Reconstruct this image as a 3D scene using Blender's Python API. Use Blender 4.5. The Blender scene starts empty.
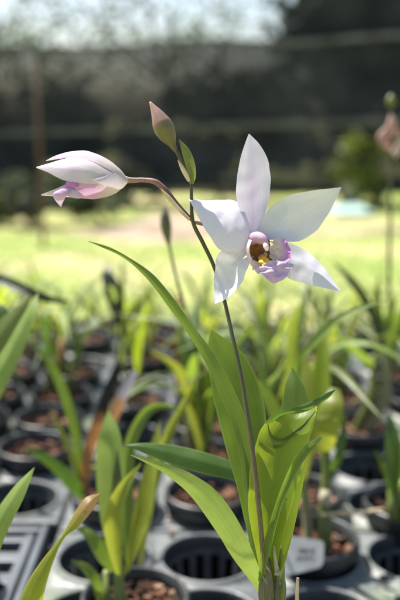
import bpy, math, random
from mathutils import Vector, Matrix, noise
random.seed(7)
S = bpy.context.scene
COL = S.collection
# ------------------------------------------------------------------ camera frame
F = 833.333
PITCH = math.radians(12.5)
CAM = Vector((0, 0, 1.25))
FW = Vector((0, math.cos(PITCH), -math.sin(PITCH)))
UP = Vector((0, math.sin(PITCH), math.cos(PITCH)))
RT = Vector((1, 0, 0))
D0 = 0.56                       # distance of the flower
DECK = 0.75                     # height of the tray tops


def P(x, y, d):
    return CAM + d * (FW + RT * ((x - 200) / F) - UP * ((y - 300) / F))


def PP(pts, d=None):
    return [P(*p) if len(p) == 3 else P(p[0], p[1], d) for p in pts]


# ------------------------------------------------------------------ objects
def link(o, parent=None):
    COL.objects.link(o)
    if parent:
        o.parent = parent
    return o


def tag(o, label=None, cat=None, group=None, kind=None):
    if label: o['label'] = label
    if cat: o['category'] = cat
    if group: o['group'] = group
    if kind: o['kind'] = kind
    return o


def thing(name, label, cat, loc=(0, 0, 0), group=None):
    o = bpy.data.objects.new(name, None)
    o.empty_display_size = 0.02
    link(o)
    o.location = loc
    return tag(o, label, cat, group)


class MB:
    """collects vertices and faces (+uv) of one mesh"""
    def __init__(s):
        s.v = []; s.f = []; s.uv = []

    def grid(s, rows, uvs=None, closed=False):
        b = len(s.v); nu = len(rows[0]); nv = len(rows)
        for r in rows: s.v.extend(r)
        for j in range(nv - 1):
            for i in range(nu if closed else nu - 1):
                k = (i + 1) % nu
                s.f.append((b + j * nu + i, b + j * nu + k, b + (j + 1) * nu + k, b + (j + 1) * nu + i))
                u0, u1 = i / (nu - 1 if not closed else nu), (i + 1) / (nu - 1 if not closed else nu)
                v0, v1 = j / (nv - 1), (j + 1) / (nv - 1)
                s.uv.append(((u0, v0), (u1, v0), (u1, v1), (u0, v1)))
        return b

    def face(s, pts, uv=None):
        b = len(s.v); s.v.extend(pts)
        s.f.append(tuple(range(b, b + len(pts))))
        s.uv.append(uv or tuple((0.5, 0.5) for _ in pts))

    def box(s, c, sx, sy, sz, M=None):
        M = M or Matrix.Identity(3)
        c = Vector(c)
        p = [c + M @ Vector((x * sx / 2, y * sy / 2, z * sz / 2)) for x in (-1, 1) for y in (-1, 1) for z in (-1, 1)]
        b = len(s.v); s.v.extend(p)
        for q in ((0, 1, 3, 2), (4, 6, 7, 5), (0, 4, 5, 1), (2, 3, 7, 6), (0, 2, 6, 4), (1, 5, 7, 3)):
            s.f.append(tuple(b + k for k in q)); s.uv.append(((0, 0), (1, 0), (1, 1), (0, 1)))

    def tube(s, pts, rad, n=10, caps=True, smooth_n=None):
        if smooth_n: 
            pts = crv(pts, smooth_n)
            rad = rs(rad, smooth_n)
        t0 = (pts[1] - pts[0]).normalized()
        ref = Vector((0, 0, 1)) if abs(t0.z) < 0.9 else Vector((1, 0, 0))
        a = t0.cross(ref).normalized()
        rows = []
        for i, p in enumerate(pts):
            t = (pts[min(i + 1, len(pts) - 1)] - pts[max(i - 1, 0)]).normalized()
            a = (a - t * a.dot(t)).normalized(); b_ = t.cross(a)
            r = rad[i]
            rows.append([p + (a * math.cos(2 * math.pi * k / n) + b_ * math.sin(2 * math.pi * k / n)) * r for k in range(n)])
        b0 = s.grid(rows, closed=True)
        if caps:
            s.f.append(tuple(b0 + k for k in reversed(range(n)))); s.uv.append(tuple((0.5, 0) for _ in range(n)))
            e = b0 + (len(rows) - 1) * n
            s.f.append(tuple(e + k for k in range(n))); s.uv.append(tuple((0.5, 1) for _ in range(n)))

    def lathe(s, prof, c=(0, 0, 0), n=32, closed_ends=False):
        c = Vector(c)
        rows = [[c + Vector((r * math.cos(2 * math.pi * k / n), r * math.sin(2 * math.pi * k / n), z)) for k in range(n)] for r, z in prof]
        s.grid(rows, closed=True)

    def build(s, name, mat, parent=None, smooth=True, label=None):
        me = bpy.data.meshes.new(name)
        me.from_pydata([tuple(p) for p in s.v], [], s.f)
        ul = me.uv_layers.new(name='UVMap')
        k = 0
        flat = []
        for q in s.uv:
            for c in q: flat.extend(c)
        ul.data.foreach_set('uv', flat)
        if smooth:
            me.polygons.foreach_set('use_smooth', [True] * len(me.polygons))
        me.update()
        if mat: me.materials.append(mat)
        o = bpy.data.objects.new(name, me)
        link(o)
        if parent is not None:
            o.parent = parent
            o.matrix_parent_inverse = Matrix.Translation(parent_loc(parent)).inverted()
        if label: o['label'] = label
        return o


def parent_loc(p):
    """world position of the thing an object hangs under (things are unrotated while they are built)"""
    l = Vector(p.location)
    while p.parent is not None:
        p = p.parent
        l = Vector(p.location)
    return l


def crv(pts, n):
    """Catmull-Rom through pts, n samples evenly spread over the chord length"""
    pts = [Vector(p) for p in pts]
    if len(pts) == 2:
        return [pts[0].lerp(pts[1], i / (n - 1)) for i in range(n)]
    q = [2 * pts[0] - pts[1]] + pts + [2 * pts[-1] - pts[-2]]
    dense = []
    for i in range(1, len(q) - 2):
        for k in range(16):
            t = k / 16
            a, b, c, d = q[i - 1], q[i], q[i + 1], q[i + 2]
            dense.append(0.5 * ((2 * b) + (c - a) * t + (2 * a - 5 * b + 4 * c - d) * t * t + (3 * b - a - 3 * c + d) * t ** 3))
    dense.append(pts[-1])
    L = [0]
    for i in range(1, len(dense)): L.append(L[-1] + (dense[i] - dense[i - 1]).length)
    out = []; j = 0
    for i in range(n):
        s = L[-1] * i / (n - 1)
        while j < len(L) - 2 and L[j + 1] < s: j += 1
        w = (s - L[j]) / max(1e-9, L[j + 1] - L[j])
        out.append(dense[j].lerp(dense[j + 1], min(1, max(0, w))))
    return out


def rs(vals, n):
    m = len(vals) - 1
    out = []
    for i in range(n):
        t = i / (n - 1) * m
        k = min(int(t), m - 1)
        out.append(vals[k] + (vals[k + 1] - vals[k]) * (t - k))
    return out


LAST_ROWS = []


def surf_at(rows, u, v, lift=.0005):
    j = v * (len(rows) - 1); i = u * (len(rows[0]) - 1)
    j0 = min(int(j), len(rows) - 2); i0 = min(int(i), len(rows[0]) - 2)
    a = rows[j0][i0].lerp(rows[j0][i0 + 1], i - i0); b = rows[j0 + 1][i0].lerp(rows[j0 + 1][i0 + 1], i - i0)
    p = a.lerp(b, j - j0)
    return p + (CAM - p).normalized() * lift


def loft(name, L, R, mat, parent, d=None, cup=0.1, fold=0.0, ripple=0.0, nu=13, nv=40, label=None, seed=0, tipround=False):
    """a blade between two edges (base to tip); cup / fold bulge its middle towards the viewer, as a share of its width"""
    A = crv(PP(L, d), nv); B = crv(PP(R, d), nv)
    mb = MB(); rows = []
    nprev = None
    for j in range(nv):
        a, b = A[j], B[j]
        m = (a + b) / 2
        m2 = (A[min(j + 1, nv - 1)] + B[min(j + 1, nv - 1)]) / 2
        m1 = (A[max(j - 1, 0)] + B[max(j - 1, 0)]) / 2
        t = (m2 - m1).normalized()
        side = b - a; w = side.length
        if ripple and w > .002:
            tt = j / nv
            a = a - side * .022 * noise.noise(Vector((tt * 11, seed * 3.7, 1.5))); b = b + side * .022 * noise.noise(Vector((tt * 11, seed * 5.1, 8.5)))
            side = b - a
        n = side.cross(t)
        if n.length < 1e-9: n = nprev or -FW
        n = n.normalized()
        if n.dot(CAM - m) < 0: n = -n
        if nprev and w < 0.0015: n = nprev
        nprev = n
        row = []
        for i in range(nu):
            u = i / (nu - 1)
            h = cup * 4 * u * (1 - u) + fold * (1 - abs(2 * u - 1))
            rp = 0
            if ripple:
                e = abs(2 * u - 1) ** 2
                rp = ripple * e * noise.noise(Vector((u * 1.3 + seed * 7.1, j / nv * 5 + seed * 3.3, seed)))
                rp += ripple * 0.35 * noise.noise(Vector((u * 3 + seed * 2.1, j / nv * 9, seed + 5.0)))
            row.append(a + side * u + n * (h + rp) * w)
        rows.append(row)
    mb.grid(rows)
    LAST_ROWS[:] = rows
    return mb.build(name, mat, parent, label=label)


def strap(name, pts, widths, mat, parent, d=None, face=None, cup=0.0, fold=-0.18, nu=9, nv=32, label=None, twist=0.0, sub=None):
    """a strap leaf from a centre line (world or pixel points) and widths in metres"""
    C = crv(PP(pts, d) if not isinstance(pts[0], Vector) else pts, nv)
    W = rs(widths, nv)
    mb = sub or MB(); rows = []
    for j in range(nv):
        t = (C[min(j + 1, nv - 1)] - C[max(j - 1, 0)]).normalized()
        f = Vector(face) if face is not None else (CAM - C[j]).normalized()
        s = t.cross(f)
        if s.length < 1e-4: s = Vector((1, 0, 0))
        s.normalize()
        if twist:
            s = Matrix.Rotation(twist * j / nv, 3, t) @ s
        n = s.cross(t).normalized()
        w = W[j]
        rows.append([C[j] + s * (u / (nu - 1) - 0.5) * w + n * w * (cup * 4 * (u / (nu - 1)) * (1 - u / (nu - 1)) + fold * (1 - abs(2 * u / (nu - 1) - 1))) for u in range(nu)])
    mb.grid(rows)
    if sub: return None
    return mb.build(name, mat, parent, label=label)


# ------------------------------------------------------------------ materials
class NT:
    def __init__(s, name):
        s.m = bpy.data.materials.new(name); s.m.use_nodes = True
        s.t = s.m.node_tree; s.t.nodes.clear()
        s.out = s.n('ShaderNodeOutputMaterial')

    def n(s, typ, **kw):
        o = s.t.nodes.new(typ)
        for k, v in kw.items():
            if k.startswith('_'): setattr(o, k[1:], v)
            else: o.inputs[k.replace('__', ' ')].default_value = v
        return o

    def l(s, a, b): s.t.links.new(a, b)

    def mixc(s, fac, a, b, mode='MIX'):
        o = s.t.nodes.new('ShaderNodeMix'); o.data_type = 'RGBA'; o.blend_type = mode
        for sock, v in ((o.inputs['Factor'], fac), (o.inputs['A'], a), (o.inputs['B'], b)):
            src = sock
            if sock.name in ('A', 'B'):
                src = [i for i in o.inputs if i.name == sock.name and i.type == 'RGBA'][0]
            if sock.name == 'Factor': src = o.inputs[0]
            if isinstance(v, bpy.types.NodeSocket): s.l(v, src)
            elif src.type == 'RGBA': src.default_value = (*v, 1) if len(v) == 3 else v
            else: src.default_value = v
        return [x for x in o.outputs if x.type == 'RGBA'][0]

    def math(s, op, a, b=None, c=None, clamp=False):
        o = s.t.nodes.new('ShaderNodeMath'); o.operation = op; o.use_clamp = clamp
        for i, v in enumerate((a, b, c)):
            if v is None: continue
            if isinstance(v, bpy.types.NodeSocket): s.l(v, o.inputs[i])
            else: o.inputs[i].default_value = v
        return o.outputs[0]

    def ramp(s, fac, stops, interp='LINEAR'):
        o = s.t.nodes.new('ShaderNodeValToRGB'); s.l(fac, o.inputs[0])
        o.color_ramp.interpolation = interp
        e = o.color_ramp.elements
        while len(e) < len(stops): e.new(0.5)
        for k, (p, c) in enumerate(stops):
            e[k].position = p
            e[k].color = (c, c, c, 1) if isinstance(c, (int, float)) else (*c, 1)
        return o.outputs[0]

    def noise(s, scale, vec=None, detail=3, rough=0.55):
        o = s.n('ShaderNodeTexNoise', Scale=scale, Detail=detail, Roughness=rough)
        if vec is not None: s.l(vec, o.inputs['Vector'])
        return o.outputs['Fac']

    def uv(s):
        o = s.t.nodes.new('ShaderNodeTexCoord')
        sp = s.t.nodes.new('ShaderNodeSeparateXYZ'); s.l(o.outputs['UV'], sp.inputs[0])
        return o.outputs['UV'], sp.outputs[0], sp.outputs[1], o.outputs['Object']

    def scale(s, vec, sc):
        o = s.t.nodes.new('ShaderNodeMapping'); s.l(vec, o.inputs[0]); o.inputs['Scale'].default_value = sc
        return o.outputs[0]

    def bump(s, h, strength=0.2, dist=0.001):
        o = s.n('ShaderNodeBump', Strength=strength, Distance=dist); s.l(h, o.inputs['Height'])
        return o.outputs[0]

    def surf(s, col, rough=0.5, bump=None, transl=0.0, tcol=None, spec=0.5, sheen=0.0, sss=0.0):
        b = s.n('ShaderNodeBsdfPrincipled')
        if isinstance(col, bpy.types.NodeSocket): s.l(col, b.inputs['Base Color'])
        else: b.inputs['Base Color'].default_value = (*col, 1)
        if isinstance(rough, bpy.types.NodeSocket): s.l(rough, b.inputs['Roughness'])
        else: b.inputs['Roughness'].default_value = rough
        b.inputs['Specular IOR Level'].default_value = spec
        if bump: s.l(bump, b.inputs['Normal'])
        r = b.outputs[0]
        if transl:
            t = s.n('ShaderNodeBsdfTranslucent')
            if isinstance(tcol, bpy.types.NodeSocket): s.l(tcol, t.inputs[0])
            else: t.inputs[0].default_value = (*tcol, 1)
            if bump: s.l(bump, t.inputs['Normal'])
            m = s.n('ShaderNodeMixShader', Fac=transl)
            s.l(r, m.inputs[1]); s.l(t.outputs[0], m.inputs[2]); r = m.outputs[0]
        s.l(r, s.out.inputs['Surface'])
        return s.m


def leaf_mat(name, col, tcol, tr=0.5, rough=0.38, tip=None, tip_at=0.75, margin=(0.30, 0.36, 0.08), spot=0.25, spec=0.5, margin_w=0.05):
    q = NT(name); uv, u, v, ob = q.uv()
    streak = q.noise(1.0, q.scale(uv, (46, 1.2, 1)), 2)
    blot = q.noise(55, ob, 4)
    fine = q.noise(420, ob, 2)
    k = q.math('ADD', q.math('MULTIPLY', streak, 0.6), q.math('MULTIPLY', blot, 0.5))
    k = q.math('SUBTRACT', k, 0.05, clamp=True)
    dark = tuple(c * (1 - spot * 1.3) for c in col); lite = tuple(min(1, c * (1 + spot * 1.1)) for c in col)
    c = q.ramp(k, [(0.28, dark), (0.72, lite)])
    td = tuple(x * (1 - spot) for x in tcol); tl = tuple(min(1, x * (1 + spot * 0.7)) for x in tcol)
    t = q.ramp(k, [(0.28, td), (0.72, tl)])
    a = q.math('ABSOLUTE', q.math('SUBTRACT', u, 0.5))
    if margin:
        mg = q.ramp(a, [(0.5 - margin_w, 0.0), (0.5 - margin_w * 0.3, 0.7)])
        c = q.mixc(mg, c, margin)
    rib = q.ramp(a, [(0.0, 0.45), (0.025, 0.0)])
    c = q.mixc(rib, c, tuple(min(1, x * 1.8) for x in col))
    t = q.mixc(rib, t, tuple(x * 0.55 for x in tcol))
    if tip:
        tt = q.math('ADD', v, q.math('MULTIPLY', q.math('SUBTRACT', blot, 0.5), 0.25))
        tf = q.ramp(tt, [(tip_at - 0.06, 0.0), (tip_at + 0.06, 1.0)])
        c = q.mixc(tf, c, tip); t = q.mixc(tf, t, tip)
    sp = q.ramp(fine, [(0.66, 0.0), (0.74, 0.35)])
    c = q.mixc(sp, c, tuple(x * 0.45 for x in col))
    if margin:
        big = q.noise(90, ob, 2, 0.4)
        c = q.mixc(q.ramp(big, [(0.75, 0.0), (0.79, 0.6)]), c, (0.10, 0.06, 0.025))
        t = q.mixc(q.ramp(big, [(0.75, 0.0), (0.79, 0.8)]), t, (0.06, 0.04, 0.015))
    r = q.ramp(blot, [(0.3, rough - 0.08), (0.7, rough + 0.12)])
    bm = q.bump(q.math('ADD', streak, q.math('MULTIPLY', fine, 0.3)), 0.33, 0.0006)
    return q.surf(c, r, bm, tr, t, spec=spec)


def petal_mat(name, base, tint=None, mode='mid', tr=0.45, tamount=0.6, vein=0.1, warm=(1.0, 0.98, 0.97)):
    q = NT(name); uv, u, v, ob = q.uv()
    a = q.math('ABSOLUTE', q.math('SUBTRACT', u, 0.5))
    nz = q.noise(120, ob, 4)
    vein_n = q.noise(1.0, q.scale(uv, (60, 2.2, 1)), 2)
    vf = q.ramp(vein_n, [(0.42, vein), (0.58, 0.0)])
    c = q.mixc(vf, base, tuple(x * y for x, y in zip(base, (0.90, 0.86, 0.93))))
    if tint:
        if mode == 'mid':
            f = q.ramp(q.math('ADD', a, q.math('MULTIPLY', q.math('SUBTRACT', nz, 0.5), 0.1)), [(0.0, tamount), (0.26, 0.0)])
            f = q.math('MULTIPLY', f, q.ramp(v, [(0.0, 1.0), (0.55, 0.85), (0.95, 0.0)]))
        elif mode == 'tip':
            f = q.ramp(q.math('ADD', v, q.math('MULTIPLY', q.math('SUBTRACT', nz, 0.5), 0.3)), [(0.3, 0.0), (0.8, tamount)])
        elif mode == 'base':
            f = q.ramp(q.math('ADD', v, q.math('MULTIPLY', q.math('SUBTRACT', nz, 0.5), 0.3)), [(0.1, tamount), (0.55, 0.0)])
        elif mode == 'edge':
            f = q.ramp(q.math('ADD', a, q.math('MULTIPLY', q.math('SUBTRACT', nz, 0.5), 0.15)), [(0.18, 0.0), (0.42, tamount)])
        elif mode == 'blush':
            f = q.ramp(q.math('ADD', v, q.math('MULTIPLY', q.math('SUBTRACT', nz, 0.5), 0.25)), [(0.12, 0.0), (0.42, tamount), (0.66, tamount * .6), (0.95, 0.15)])
        elif mode == 'right':
            f = q.ramp(q.math('ADD', u, q.math('MULTIPLY', q.math('SUBTRACT', nz, 0.5), 0.35)), [(0.35, 0.0), (0.9, tamount)])
        else:
            f = q.ramp(nz, [(0.35, tamount * 0.4), (0.65, tamount)])
        c = q.mixc(f, c, tint)
    bm = q.bump(q.math('ADD', q.math('MULTIPLY', vein_n, 0.6), q.math('MULTIPLY', nz, 0.8)), 0.35, 0.0006)
    tc = q.mixc(1.0, c, (*warm, 1), 'MULTIPLY')
    return q.surf(c, 0.55, bm, tr, tc, spec=0.3)


def simple(name, c1, c2, scale=40, rough=0.6, bump=0.2, detail=4, spec=0.4, c3=None, dist=0.001, tr=0.0, streak=None):
    q = NT(name); uv, u, v, ob = q.uv()
    src = q.scale(uv, streak) if streak else ob
    nz = q.noise(scale if not streak else 1.0, src, detail)
    stops = [(0.32, c1), (0.68, c2)] if c3 is None else [(0.3, c1), (0.5, c2), (0.7, c3)]
    c = q.ramp(nz, stops)
    nb = q.noise(scale * 4, ob, 3)
    return q.surf(c, rough, q.bump(nb, bump, dist), tr, c, spec=spec)


M = {}
M['leaf'] = leaf_mat('leaf_green', (0.100, 0.155, 0.026), (0.27, 0.39, 0.04), 0.45)
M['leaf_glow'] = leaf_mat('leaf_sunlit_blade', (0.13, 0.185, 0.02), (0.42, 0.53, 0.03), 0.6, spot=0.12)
M['leaf_dark'] = leaf_mat('leaf_dark', (0.050, 0.100, 0.018), (0.14, 0.26, 0.025), 0.36, rough=0.33)
M['leaf_pale'] = leaf_mat('leaf_pale', (0.20, 0.285, 0.065), (0.41, 0.53, 0.10), 0.45)
M['leaf_yellow'] = leaf_mat('leaf_yellow', (0.19, 0.22, 0.03), (0.46, 0.50, 0.05), 0.5)
M['leaf_olive'] = leaf_mat('leaf_olive', (0.10, 0.13, 0.025), (0.26, 0.32, 0.03), 0.42)
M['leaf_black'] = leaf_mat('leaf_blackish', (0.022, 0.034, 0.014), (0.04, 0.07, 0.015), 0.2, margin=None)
M['leaf_rust'] = leaf_mat('leaf_rust_tip', (0.19, 0.22, 0.02), (0.48, 0.52, 0.03), 0.5, tip=(0.30, 0.19, 0.06), tip_at=0.80, margin=(0.48, 0.44, 0.08), margin_w=0.16)
M['leaf_dead'] = leaf_mat('leaf_dead', (0.34, 0.16, 0.06), (0.5, 0.22, 0.07), 0.3, tip=(0.012, 0.010, 0.010), tip_at=0.62, margin=None, rough=0.6)
M['leaf_dead2'] = leaf_mat('leaf_dead_pale', (0.36, 0.2, 0.1), (0.5, 0.25, 0.1), 0.3, tip=(0.45, 0.40, 0.45), tip_at=0.6, margin=None, rough=0.6)
M['leaf_olive_in'] = leaf_mat('leaf_inner', (0.06, 0.085, 0.025), (0.14, 0.18, 0.03), 0.3)

WHITE = (0.73, 0.70, 0.77)
M['sepal_top'] = petal_mat('petal_mauve_midline', (0.72, 0.67, 0.78), (0.58, 0.42, 0.70), 'mid', 0.3, 0.55, vein=.5)
M['petal'] = petal_mat('petal_white', WHITE, (0.68, 0.58, 0.76), 'base', 0.26, 0.3, vein=.45)
M['petal_clean'] = petal_mat('petal_white_plain', (0.72, 0.70, 0.755), None, 'mid', 0.2, vein=.45)
M['petal_shade'] = petal_mat('petal_white_shaded', (0.58, 0.59, 0.68), None, 'mid', 0.05, vein=.45)  # shade of the right petal put into a darker, bluer white
q = NT('lip_mauve'); uv, u, v, ob = q.uv()
nz = q.noise(150, ob, 4); vn = q.noise(1.0, q.scale(uv, (26, 1.6, 1)), 2)
vj = q.math('ADD', v, q.math('MULTIPLY', q.math('SUBTRACT', nz, 0.5), 0.25))
c = q.ramp(vj, [(0.0, (0.72, 0.38, 0.02)), (0.13, (0.74, 0.50, 0.08)), (0.27, (0.72, 0.64, 0.62)), (0.6, (0.58, 0.42, 0.67)), (1.0, (0.60, 0.44, 0.69))])
c = q.mixc(q.ramp(vn, [(0.45, 0.55), (0.6, 0.0)]), c, (0.46, 0.27, 0.58))
M['lip'] = q.surf(c, 0.5, q.bump(q.math('ADD', vn, nz), 0.5, 0.0006), 0.3, c, spec=0.3)
M['lip_side'] = petal_mat('lip_side_lobe', (0.68, 0.58, 0.56), (0.44, 0.18, 0.52), 'right', 0.3, 0.95, vein=.6)
M['lip_rim'] = petal_mat('lip_rim', (0.74, 0.60, 0.74), None, 'mid', 0.35)
M['column'] = petal_mat('column_pink', (0.70, 0.56, 0.64), (0.48, 0.20, 0.38), 'all', 0.2, 0.75, vein=.7)
M['throat'] = simple('throat_maroon', (0.07, 0.014, 0.02), (0.34, 0.15, 0.03), 180, 0.5, 0.4, c3=(0.10, 0.03, 0.02))
M['callus'] = simple('callus_yellow', (0.60, 0.27, 0.01), (0.80, 0.55, 0.06), 420, 0.55, 0.4)
M['anther'] = simple('anther_cream', (0.62, 0.45, 0.50), (0.82, 0.74, 0.74), 300, 0.5, 0.2)
M['bud_petal'] = petal_mat('bud_petal', (0.64, 0.56, 0.63), (0.56, 0.54, 0.38), 'base', 0.25, 0.55, vein=.4)
M['bud_petal_pink'] = petal_mat('bud_petal_pink', (0.60, 0.54, 0.52), (0.62, 0.40, 0.60), 'tip', 0.3, 0.9, vein=.4)
M['bud_body'] = petal_mat('bud_body', (0.60, 0.56, 0.46), (0.62, 0.38, 0.58), 'tip', 0.25, 0.9)
M['bud_blush'] = petal_mat('bud_blush', (0.66, 0.60, 0.54), (0.62, 0.35, 0.62), 'blush', 0.3, 1.0)
M['bud_lip'] = petal_mat('bud_lip', (0.58, 0.36, 0.60), (0.66, 0.52, 0.68), 'tip', 0.3, 0.8, vein=.4)
M['bud_dark'] = petal_mat('bud_throat', (0.48, 0.20, 0.50), None, 'mid', 0.2)

q = NT('bud_green_pink'); uv, u, v, ob = q.uv()
nz = q.noise(160, ob, 3)
stk = q.noise(1.0, q.scale(uv, (30, 2, 1)), 2)
vv = q.math('ADD', v, q.math('MULTIPLY', q.math('SUBTRACT', nz, 0.5), 0.22))
c = q.ramp(vv, [(0.0, (0.08, 0.09, 0.025)), (0.48, (0.13, 0.13, 0.04)), (0.62, (0.26, 0.15, 0.12)), (0.9, (0.36, 0.22, 0.18)), (1.0, (0.45, 0.32, 0.25))])
c = q.mixc(q.ramp(stk, [(0.4, 0.35), (0.6, 0.0)]), c, (0.20, 0.10, 0.07))
M['bud'] = q.surf(c, 0.45, q.bump(stk, 0.2, 0.0008), spec=0.4)

def stem_mat(name, stops):
    q = NT(name); uv, u, v, ob = q.uv()
    nz = q.noise(140, ob, 4)
    st = q.noise(1.0, q.scale(uv, (12, 40, 1)), 3)
    c = q.ramp(q.math('ADD', v, q.math('MULTIPLY', q.math('SUBTRACT', nz, 0.5), 0.12)), stops)
    c = q.mixc(q.ramp(st, [(0.35, 0.5), (0.6, 0.0)]), c, (0.05, 0.035, 0.025))
    return q.surf(c, 0.45, q.bump(st, 0.3, 0.0005), spec=0.4)

M['stem'] = stem_mat('flower_stem', [(0.0, (0.16, 0.13, 0.06)), (0.3, (0.12, 0.09, 0.055)), (0.55, (0.05, 0.055, 0.02)), (1.0, (0.07, 0.075, 0.025))])
M['pedicel'] = stem_mat('pedicel', [(0.0, (0.15, 0.10, 0.06)), (0.45, (0.17, 0.085, 0.07)), (0.6, (0.26, 0.12, 0.13)), (1.0, (0.36, 0.24, 0.20))])
M['stem_olive'] = stem_mat('stem_olive', [(0.0, (0.12, 0.14, 0.04)), (1.0, (0.07, 0.06, 0.03))])
M['stem_dark'] = stem_mat('stem_dark', [(0.0, (0.06, 0.06, 0.025)), (1.0, (0.045, 0.04, 0.02))])
M['bulb'] = stem_mat('pseudobulb', [(0.0, (0.09, 0.11, 0.03)), (1.0, (0.16, 0.20, 0.04))])
M['bulb_pale'] = stem_mat('pseudobulb_pale', [(0.0, (0.30, 0.26, 0.16)), (1.0, (0.22, 0.24, 0.08))])
M['sheath'] = simple('papery_sheath', (0.065, 0.06, 0.03), (0.17, 0.145, 0.085), 60, 0.7, 0.3, streak=(14, 2, 1))
M['straw'] = simple('straw', (0.45, 0.33, 0.18), (0.62, 0.50, 0.32), 90, 0.7, 0.2)
M['straw_pale'] = simple('pale_fibre', (0.26, 0.22, 0.15), (0.44, 0.39, 0.29), 90, 0.7, 0.2)
M['bract'] = leaf_mat('bract_green', (0.15, 0.18, 0.04), (0.30, 0.34, 0.04), 0.35, margin=(0.4, 0.38, 0.15))
M['node'] = simple('node_dark', (0.05, 0.03, 0.02), (0.12, 0.08, 0.05), 200, 0.6, 0.2)

q = NT('tray_plastic'); uv, u, v, ob = q.uv()
geo = q.n('ShaderNodeNewGeometry'); sep = q.n('ShaderNodeSeparateXYZ'); q.l(geo.outputs['Normal'], sep.inputs[0])
n1 = q.noise(9, ob, 5, 0.6); n2 = q.noise(60, ob, 4); n3 = q.noise(5, ob, 3)
dust = q.math('MULTIPLY', q.ramp(sep.outputs[2], [(0.3, 0.0), (0.95, 1.0)]), q.ramp(q.math('ADD', q.math('MULTIPLY', n1, 0.7), q.math('MULTIPLY', n2, 0.3)), [(0.36, 0.3), (0.6, 1.0)]))
dcol = q.mixc(q.ramp(n3, [(0.48, 0.0), (0.62, 0.8)]), (0.14, 0.152, 0.156), (0.18, 0.21, 0.13))
c = q.mixc(dust, (0.035, 0.04, 0.042), dcol)
M['tray'] = q.surf(c, q.ramp(n2, [(0.3, 0.34), (0.7, 0.6)]), q.bump(n2, 0.15, 0.001), spec=0.5)
M['tray_cup'] = simple('tray_cup_plastic', (0.06, 0.065, 0.068), (0.13, 0.135, 0.14), 40, 0.5, 0.1)
M['slats'] = simple('blue_grey_slats', (0.075, 0.085, 0.098), (0.15, 0.165, 0.18), 9, 0.36, 0.1)
M['pot'] = simple('black_pot_plastic', (0.012, 0.013, 0.014), (0.04, 0.042, 0.042), 30, 0.38, 0.15, spec=0.5)
M['grey_plastic'] = simple('grey_plastic', (0.18, 0.20, 0.22), (0.30, 0.32, 0.34), 14, 0.35, 0.1)
q = NT('bark_chips'); uv, u, v, ob = q.uv()
vo = q.n('ShaderNodeTexVoronoi', Scale=110.0); q.l(ob, vo.inputs['Vector'])
sp = q.n('ShaderNodeSeparateColor'); q.l(vo.outputs['Color'], sp.inputs[0])
c = q.ramp(sp.outputs[0], [(0.0, (0.012, 0.009, 0.007)), (0.45, (0.055, 0.026, 0.016)), (0.78, (0.17, 0.075, 0.042)), (1.0, (0.30, 0.19, 0.13))])
M['bark'] = q.surf(c, 0.85, q.bump(q.noise(200, ob), 0.5, 0.002), spec=0.2)
q = NT('tag_plastic'); uv, u, v, ob = q.uv()
n1 = q.noise(25, ob, 4)
c = q.ramp(n1, [(0.35, (0.22, 0.235, 0.24)), (0.65, (0.33, 0.35, 0.36))])
M['tag'] = q.surf(c, 0.4, q.bump(n1, 0.1, 0.001), 0.1, c)
M['ink'] = simple('faded_ink', (0.15, 0.16, 0.18), (0.24, 0.25, 0.27), 200, 0.6, 0.0)

q = NT('lawn_grass'); uv, u, v, ob = q.uv()
n1 = q.noise(0.55, ob, 5, 0.6); n2 = q.noise(9, ob, 4, 0.7)
c = q.ramp(q.math('ADD', q.math('MULTIPLY', n1, 0.7), q.math('MULTIPLY', n2, 0.3)), [(0.36, (0.16, 0.26, 0.05)), (0.48, (0.31, 0.35, 0.115)), (0.57, (0.46, 0.41, 0.22))])
M['lawn'] = q.surf(c, 0.9, q.bump(n2, 0.6, 0.02), spec=0.1)
M['blades'] = leaf_mat('grass_blades', (0.23, 0.28, 0.085), (0.34, 0.38, 0.13), 0.4, margin=None, rough=0.6, spot=0.45)
M['path'] = simple('pale_dirt', (0.15, 0.115, 0.085), (0.44, 0.36, 0.26), 1.6, 0.95, 0.5, 6, 0.1, dist=0.01)
M['post'] = simple('weathered_post', (0.07, 0.04, 0.03), (0.14, 0.08, 0.06), 14, 0.8, 0.4)
M['metal'] = simple('galvanised_steel', (0.25, 0.26, 0.27), (0.38, 0.39, 0.40), 20, 0.45, 0.1)
M['stake'] = simple('terracotta_stake', (0.30, 0.12, 0.05), (0.42, 0.19, 0.08), 60, 0.7, 0.2)
q = NT('shade_net'); uv, u, v, ob = q.uv()
n1 = q.noise(0.9, ob, 4, 0.6); n2 = q.noise(5.0, ob, 3)
c = q.ramp(n1, [(0.35, (0.020, 0.023, 0.027)), (0.65, (0.052, 0.057, 0.063))])
b = q.n('ShaderNodeBsdfDiffuse'); q.l(c, b.inputs[0])
tp = q.n('ShaderNodeBsdfTransparent')
mx = q.n('ShaderNodeMixShader')
hi = q.ramp(q.math('ADD', v, q.math('MULTIPLY', q.math('SUBTRACT', n1, 0.5), 0.5)), [(0.62, 0.0), (0.86, 1.0)])
lf = q.ramp(u, [(0.46, 1.0), (0.56, 0.0)])
q.l(q.math('ADD', q.math('MULTIPLY', q.math('MULTIPLY', hi, lf), 0.15), 0.09), mx.inputs[0])
q.l(b.outputs[0], mx.inputs[1]); q.l(tp.outputs[0], mx.inputs[2]); q.l(mx.outputs[0], q.out.inputs[0])
M['net'] = q.m
M['net_seam'] = simple('net_seam', (0.06, 0.062, 0.055), (0.16, 0.165, 0.14), 3, 0.8, 0.2)
M['net_hem'] = simple('net_hem', (0.06, 0.062, 0.062), (0.16, 0.165, 0.165), 3, 0.8, 0.2)
M['crown'] = leaf_mat('tree_foliage', (0.045, 0.07, 0.028), (0.09, 0.13, 0.03), 0.35, margin=None, spot=0.5, rough=0.5)
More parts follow.
